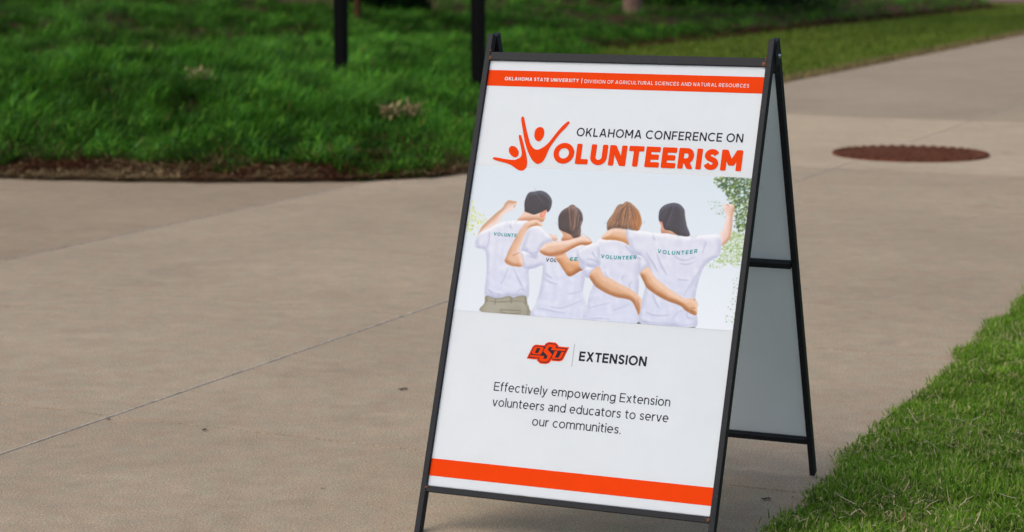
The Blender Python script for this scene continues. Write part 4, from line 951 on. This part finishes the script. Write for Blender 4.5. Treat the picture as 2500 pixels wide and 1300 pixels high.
def shirt(key, grad=0.0, side=0):
    m = mask(ART[key]); hx, hy = relief(m, 5)
    paint(m, SH1)
    low = (1 - ty)
    paint(m * np.clip(low * 1.2 - 0.3, 0, 1), (206, 212, 236), 0.8)
    paint(m * np.clip(hy * 1.5 - 0.1, 0, 1), (178, 180, 208), 0.85); paint(m * np.clip(np.abs(hx) * 1.5 - 0.15, 0, 1), (192, 194, 216), 0.8)
    paint(m * np.clip(-hy * 1.6 - 0.1, 0, 1), (244, 243, 247), 0.9)
    rd, rd2 = np.gradient(blur(ridge, 1.5))[0] * 16, np.gradient(blur(ridge2, 1.2))[1] * 12
    sh = rd + rd2
    sh = blur(sh, 2.5); paint(m * np.clip(sh, 0, 1), (196, 198, 220), 0.28); paint(m * np.clip(-sh, 0, 1), (240, 240, 247), 0.35)
    return m
def skin(key, light=(233, 203, 190), mid=(222, 178, 150), dark=(178, 112, 66), k=1.0, dirn=(0, 1), w_=4.5):
    m = mask(ART[key]); hx, hy = relief(m, w_); light = tuple(min(255, c + 6) for c in light)
    v = hy * dirn[1] - hx * dirn[0]; v = v + 0.25 * (fbm(XX * .05 + 11, YY * .05, 2) - .5)
    paint(m, mid); paint(m * np.clip(-v * 1.8 + 0.35, 0, 1), light, 0.95); paint(m * np.clip(v * 1.7 - 0.12, 0, 1), dark, 0.9 * k)
    paint(m * np.clip((fbm(XX * .35, YY * .35, 2) - .5) * 2, 0, 1), mid, 0.35)
    return m
_s1 = rng.random(4096)
def streak(m, ang, sc, cols, amp=0.8, fan=None):
    a = R(ang)
    if fan is None: t = XX * math.cos(a) + YY * math.sin(a) + 6 * vnoise(XX * 0.05, YY * 0.05)
    else: t = np.arctan2(XX - fan[0], fan[1] - YY + 1e-6) * 60 + 3 * vnoise(XX * 0.06, YY * 0.06)
    for k, (s, c) in enumerate(cols):
        q = t / (sc * s) + 50 * k + 600; i = np.floor(q).astype(int); f = q - i; f = f * f * (3 - 2 * f)
        v = _s1[i & 4095] * (1 - f) + _s1[(i + 1) & 4095] * f
        paint(m * np.clip((v - 0.55) * 4, 0, 1) * (0.5 + 0.8 * fbm(XX * .09 + k * 7, YY * .05, 2)), c, amp)
def blobs(key, n, cols, r0, r1, a=0.9, soft=6):
    m = blur(mask(ART[key]), soft); P = np.array(ART[key]); x0, y0 = P.min(0) - 5; x1, y1 = P.max(0) + 5
    for k in range(n):
        x = random.uniform(x0, x1); y = random.uniform(y0, y1); j = int((x - PX0) / gx); i = int((y - PY0) / gy)
        if not (0 <= j <= NX and 0 <= i <= NY) or random.random() > m[i, j]: continue
        r = random.uniform(r0, r1); c = random.choice(cols); q = int(r / gx) + 3
        sl = (slice(max(i - q, 0), i + q + 1), slice(max(j - q, 0), j + q + 1))
        th = random.random() * 3.14; dx = XX[sl] - x; dy = YY[sl] - y; u_ = dx * math.cos(th) + dy * math.sin(th); v_ = -dx * math.sin(th) + dy * math.cos(th)
        al = np.clip(1.4 - np.hypot(u_ / r, v_ / (r * random.uniform(0.5, 1))) * 1.1, 0, 1)[..., None] * a
        IMG[sl] = IMG[sl] * (1 - al) + np.array(c, float) * al
G1 = [(52, 92, 54), (78, 112, 50), (112, 142, 56), (66, 80, 50), (40, 74, 60), (140, 160, 70)]
td = blur(mask(ART['tree_dense']), 5)
fn = fbm(XX * 0.16, YY * 0.16, 3); fn2 = fbm(XX * 0.3 + 30, YY * 0.3, 2)
paint(np.clip((td * 1.25 + fn * 0.9 - 1.18) * 5, 0, 1), (96, 122, 66), 0.85)
paint(np.clip((td * 1.25 + fn2 * 0.9 - 1.36) * 6, 0, 1), (70, 92, 62), 0.8)
tm = blur(mask(ART['tree_mid']), 6)
paint(np.clip((tm + fn * 0.9 - 1.12) * 5, 0, 1), (150, 178, 96), 0.7)
blobs('tree_dense', 1000, G1, 1.5, 4.2, 0.85, 4); blobs('tree_dense', 420, [(214, 230, 238), (196, 216, 226), (228, 238, 240)], 1.2, 3.2, 0.8, 4)
blobs('tree_spray', 130, [(110, 150, 110), (140, 175, 120), (90, 130, 100)], 0.8, 2.0, 0.7, 4)
blobs('tree_mid', 420, [(130, 165, 70), (160, 185, 100), (110, 150, 90), (180, 180, 90)], 1.0, 2.6, 0.75, 5); blobs('tree_mid', 520, [(226, 234, 240)], 1.2, 3.0, 0.8, 6)
blobs('tree_low', 130, [(130, 165, 100), (160, 190, 140), (110, 145, 90)], 0.8, 2.0, 0.65, 4)
blobs('bush_left', 330, [(214, 214, 40), (196, 206, 60), (170, 186, 70), (226, 222, 90)], 0.9, 2.6, 0.75, 4); blobs('bush_left', 200, [(226, 234, 240)], 1.0, 2.4, 0.8, 5)

skin('hand_back', dark=(215, 170, 150))
skin('p1_forearm', (236, 212, 203), (226, 186, 165), (200, 150, 112), dirn=(-.4, -1), w_=3.5)
skin('p1_neck', (232, 196, 176), (222, 170, 140), (200, 140, 105), dirn=(0, 1))
paint(mask(ART['p1_ear']), (226, 110, 80)); paint(blur(mask(ART['p1_ear']), 2) ** 3, (240, 200, 180), 0.7)
shirt('p1_shirt')
m = mask(ART['p1_pants']); paint(m, (166, 161, 144)); paint(m * np.clip((1 - blur(m, 5)) * 1.4, 0, 1), (122, 116, 98), 0.7); paint(m * np.clip((folds - .5) * 4, 0, 1), (150, 143, 122), 0.5)
for s_ in STROKES['seams']: paint(blur(seg_mask(s_, 0.9), 0.7), (88, 80, 62), 0.75)
m = mask(ART['p1_hair']); paint(m, (50, 46, 54)); streak(m * np.clip((YY - 592) / 22, 0, 1), 60, 1.1, [(1, (130, 130, 155)), (0.6, (30, 28, 34))], 0.5, fan=(118, 640)); paint(m * np.clip(1 - blur(m, 2.2) * 1.7, 0, 1), (90, 120, 150), 0.4)
skin('p2_neck', (226, 178, 148), (208, 146, 108), (170, 105, 66), dirn=(0, 1))
shirt('p2_shirt')
shirt('p1_sleeve')
m = mask(ART['p2_hair']); paint(m, (66, 52, 54)); streak(m, 10, 1.1, [(1, (100, 80, 80)), (.6, (46, 36, 40))], 0.45, fan=(246, 612))
paint(mask(ART['p2_ear']), (232, 150, 120))
m = mask(ART['p2_tail']); paint(m, (98, 70, 62)); streak(m, 8, 1.1, [(1, (150, 112, 92)), (.6, (190, 152, 128)), (.8, (62, 44, 42))], 0.65)
skin('p3_larm', (230, 180, 146), (206, 142, 92), (160, 94, 46), dirn=(.3, 1))
shirt('p3_shirt'); shirt('p3_lsleeve2'); shirt('p3_lsleeve'); shirt('p3_rsleeve')
skin('p1_rarm', (238, 208, 192), (222, 172, 138), (176, 106, 56), dirn=(0, 1), w_=4)
skin('p2_larm', (236, 202, 182), (218, 168, 134), (184, 118, 70), dirn=(-.5, .8), w_=4)
skin('p4_neck', (230, 190, 165), (214, 160, 130), (190, 130, 100), dirn=(0, 1))
m = mask(ART['p3_hair']); paint(m, (126, 88, 66)); streak(m, 10, 1.3, [(1, (176, 126, 90)), (.6, (84, 56, 46)), (.8, (200, 158, 128)), (1.3, (192, 118, 56))], 0.55, fan=(338, 640)); paint(m * np.clip(1 - blur(m, 3) * 1.5, 0, 1), (110, 70, 50), 0.4)
skin('p4_larm', (236, 202, 182), (220, 168, 126), (190, 126, 70), dirn=(.3, 1), w_=4.5)
skin('p4_rarm', (238, 212, 202), (228, 188, 170), (200, 145, 110), dirn=(.6, .6), w_=3.2)
shirt('p4_shirt')
skin('p2_rarm', (230, 188, 160), (212, 156, 112), (166, 104, 58), dirn=(-.3, 1), w_=4.5)
skin('p3_rarm', (234, 196, 170), (216, 162, 118), (164, 100, 52), dirn=(-.3, 1), w_=4.5)
paint(mask(ART['p4_ear']), (222, 140, 125)); 
m = mask(ART['p4_hair']); paint(m, (50, 46, 56)); streak(m, 15, 1.2, [(1, (76, 74, 92)), (.7, (36, 34, 42)), (1.6, (100, 100, 126))], 0.35, fan=(452, 645)); paint(m * np.clip(1 - blur(m, 2.2) * 1.7, 0, 1), (80, 120, 160), 0.35)
paint(mask(ART['dark_tri'], False), (76, 76, 68)); paint(mask(ART['dark_strip'], False), (84, 84, 78)); paint(mask(ART['khaki_strip'], False), (116, 114, 96))
shirtish = np.clip(1 - np.abs(IMG - np.array([218, 218, 232])).sum(-1) / 70, 0, 1)
for s_ in STROKES['folds']: paint(blur(seg_mask(s_, 1.6), 1.2) * shirtish, (156, 160, 192), 0.85)
for s_ in STROKES['folds']: paint(blur(seg_mask([(x + 2.5, y + 2.5) for x, y in s_], 1.6), 1.5) * shirtish, (240, 240, 248), 0.6)
for s_ in STROKES['skinlines']: paint(blur(seg_mask(s_, 0.9), 0.7), (150, 84, 50), 0.75)
for key in ('p1_hair', 'p2_hair', 'p2_tail', 'p3_hair', 'p4_hair'):     # light from above on the crowns, soft stray hair at the rims
    m = mask(ART[key]); hx, hy = relief(m, 5); paint(m * np.clip(-hy * 1.5 - 0.25, 0, 1), (130, 145, 175) if key in ('p1_hair', 'p4_hair') else (190, 160, 140), 0.28)
    paint(m * np.clip(hy * 1.4 - 0.2, 0, 1), (30, 24, 26), 0.45)
    paint(m * np.clip(-hx * 1.4 - 0.35, 0, 1), (200, 130, 70) if key == 'p3_hair' else (90, 84, 90), 0.5)
mt = mask(ART['p2_tail'])
for k_ in range(26):     # single strands of the pony tail and the bob
    xa = 244 + random.uniform(-4, 6); xb = xa + random.uniform(-3, 10)
    paint(seg_mask([(xa, 610), (xb, 585), (xb + random.uniform(-3, 3), 548)], 0.5) * mt, random.choice([(196, 160, 138), (168, 128, 104), (60, 42, 42), (84, 60, 54)]), 0.6)
mb = mask(ART['p3_hair']); bx, by = np.array(ART['p3_hair']).min(0), np.array(ART['p3_hair']).max(0)
paint(blur(mb, 1) * np.clip((XX - (bx[0] + 0.66 * (by[0] - bx[0]))) / 16, 0, 1) * mb, (206, 122, 52), 0.6)
for k_ in range(46):
    f = random.uniform(-1, 1); x0_ = (bx[0] + by[0]) / 2 + 3; yt = by[1] - 3; hw = (by[0] - bx[0]) * 0.47
    pts = [(x0_ + f * 5, yt - abs(f) * 3), (x0_ + f * hw * 0.72, yt - 18), (x0_ + f * hw * 0.95, yt - 34), (x0_ + f * hw * 0.85, bx[1] + 2)]
    paint(seg_mask(pts, 0.55) * mb, random.choice([(206, 166, 136), (180, 128, 90), (78, 50, 40), (96, 64, 50), (196, 124, 62) if f > 0.3 else (120, 84, 64)]), 0.6)
for s_ in STROKES['wisps']: paint(blur(seg_mask(s_, 0.35), 0.6), (80, 90, 110), 0.6)
IMG += rng.normal(0, 1.2, IMG.shape)
for k_ in range(3): IMG[..., k_] = blur(IMG[..., k_], 0.55)
C = np.clip(IMG, 0, 255) / 255; C = np.where(C <= 0.04045, C / 12.92, ((C + 0.055) / 1.055) ** 2.4) * np.array([0.92, 0.965, 0.985])
V = np.stack([XX / 1000, 0.0963 + YY / 1000, np.full(XX.shape, 0.0004)], -1).reshape(-1, 3)
I, J = np.meshgrid(np.arange(NX), np.arange(NY)); a = (J * (NX + 1) + I).ravel()
fast_mesh('printed_photograph', V, np.stack([a, a + 1, a + NX + 2, a + NX + 1], 1), M['photo'], front, C.reshape(-1, 3))
text('shirt_lettering', 'VOLUNTE', 65.4, 116.3, 525.5, 7.0, M['teal'], 0.095, 0.30, 0.0008, sag=0.6, slope=-1.0, res=14)
text('shirt_lettering', 'VOL', 188.6, 211.5, 477.6, 7.4, M['dark_teal'], 0.095, 0.30, 0.0008, res=14)
text('shirt_lettering', 'EE', 240.5, 256.0, 482.0, 7.4, M['teal'], 0.095, 0.3, 0.0008, slope=1, res=14)
text('shirt_lettering', 'VOLUNTEER', 305.9, 381.2, 492.4, 7.6, M['teal'], 0.095, 0.32, 0.0008, sag=2.4, slope=2.2, res=14)
text('shirt_lettering', 'VOLUNTEER', 423.8, 506.2, 509.6, 7.9, M['teal'], 0.09, 0.36, 0.0008, sag=4.2, slope=5.2, res=14)

# ------------------------------------------------------------------ small litter
def dry_leaf(x, y, r, az, label):
    V, F = [(0, 0, 0.003)], []; n = 12
    for i in range(n):
        a = 2 * math.pi * i / n; q = r * (1 + 0.25 * math.sin(2 * a + 1) + random.uniform(-.12, .12)); V.append((q * math.cos(a), q * 0.6 * math.sin(a), 0.002 + 0.002 * abs(math.sin(a * 1.5))))
    for i in range(n): F.append((0, 1 + i, 1 + (i + 1) % n))
    o = mesh_obj('dry_leaf', V, F, M['leafdry'], None, True); o.location = (x, y, 0.0015); o.rotation_euler = (0, 0, az)
    m = o.modifiers.new('thick', 'SOLIDIFY'); m.thickness = 0.0008
    return tag(o, label, 'leaf', 'dry leaves on the concrete')
dry_leaf(-0.290, 5.537, 0.011, 0.3, 'dark dry leaf on concrete, just left of the sign')
dry_leaf(0.542, 4.415, 0.009, 0.1, 'dark dry leaf on concrete between right leg and turf')
dry_leaf(-0.749, 5.061, 0.007, 0.9, 'small dark dry leaf on a crosswise slab joint')
dry_leaf(-1.003, 5.172, 0.005, 0.2, 'tiny dark leaf scrap where the two slab joints cross')
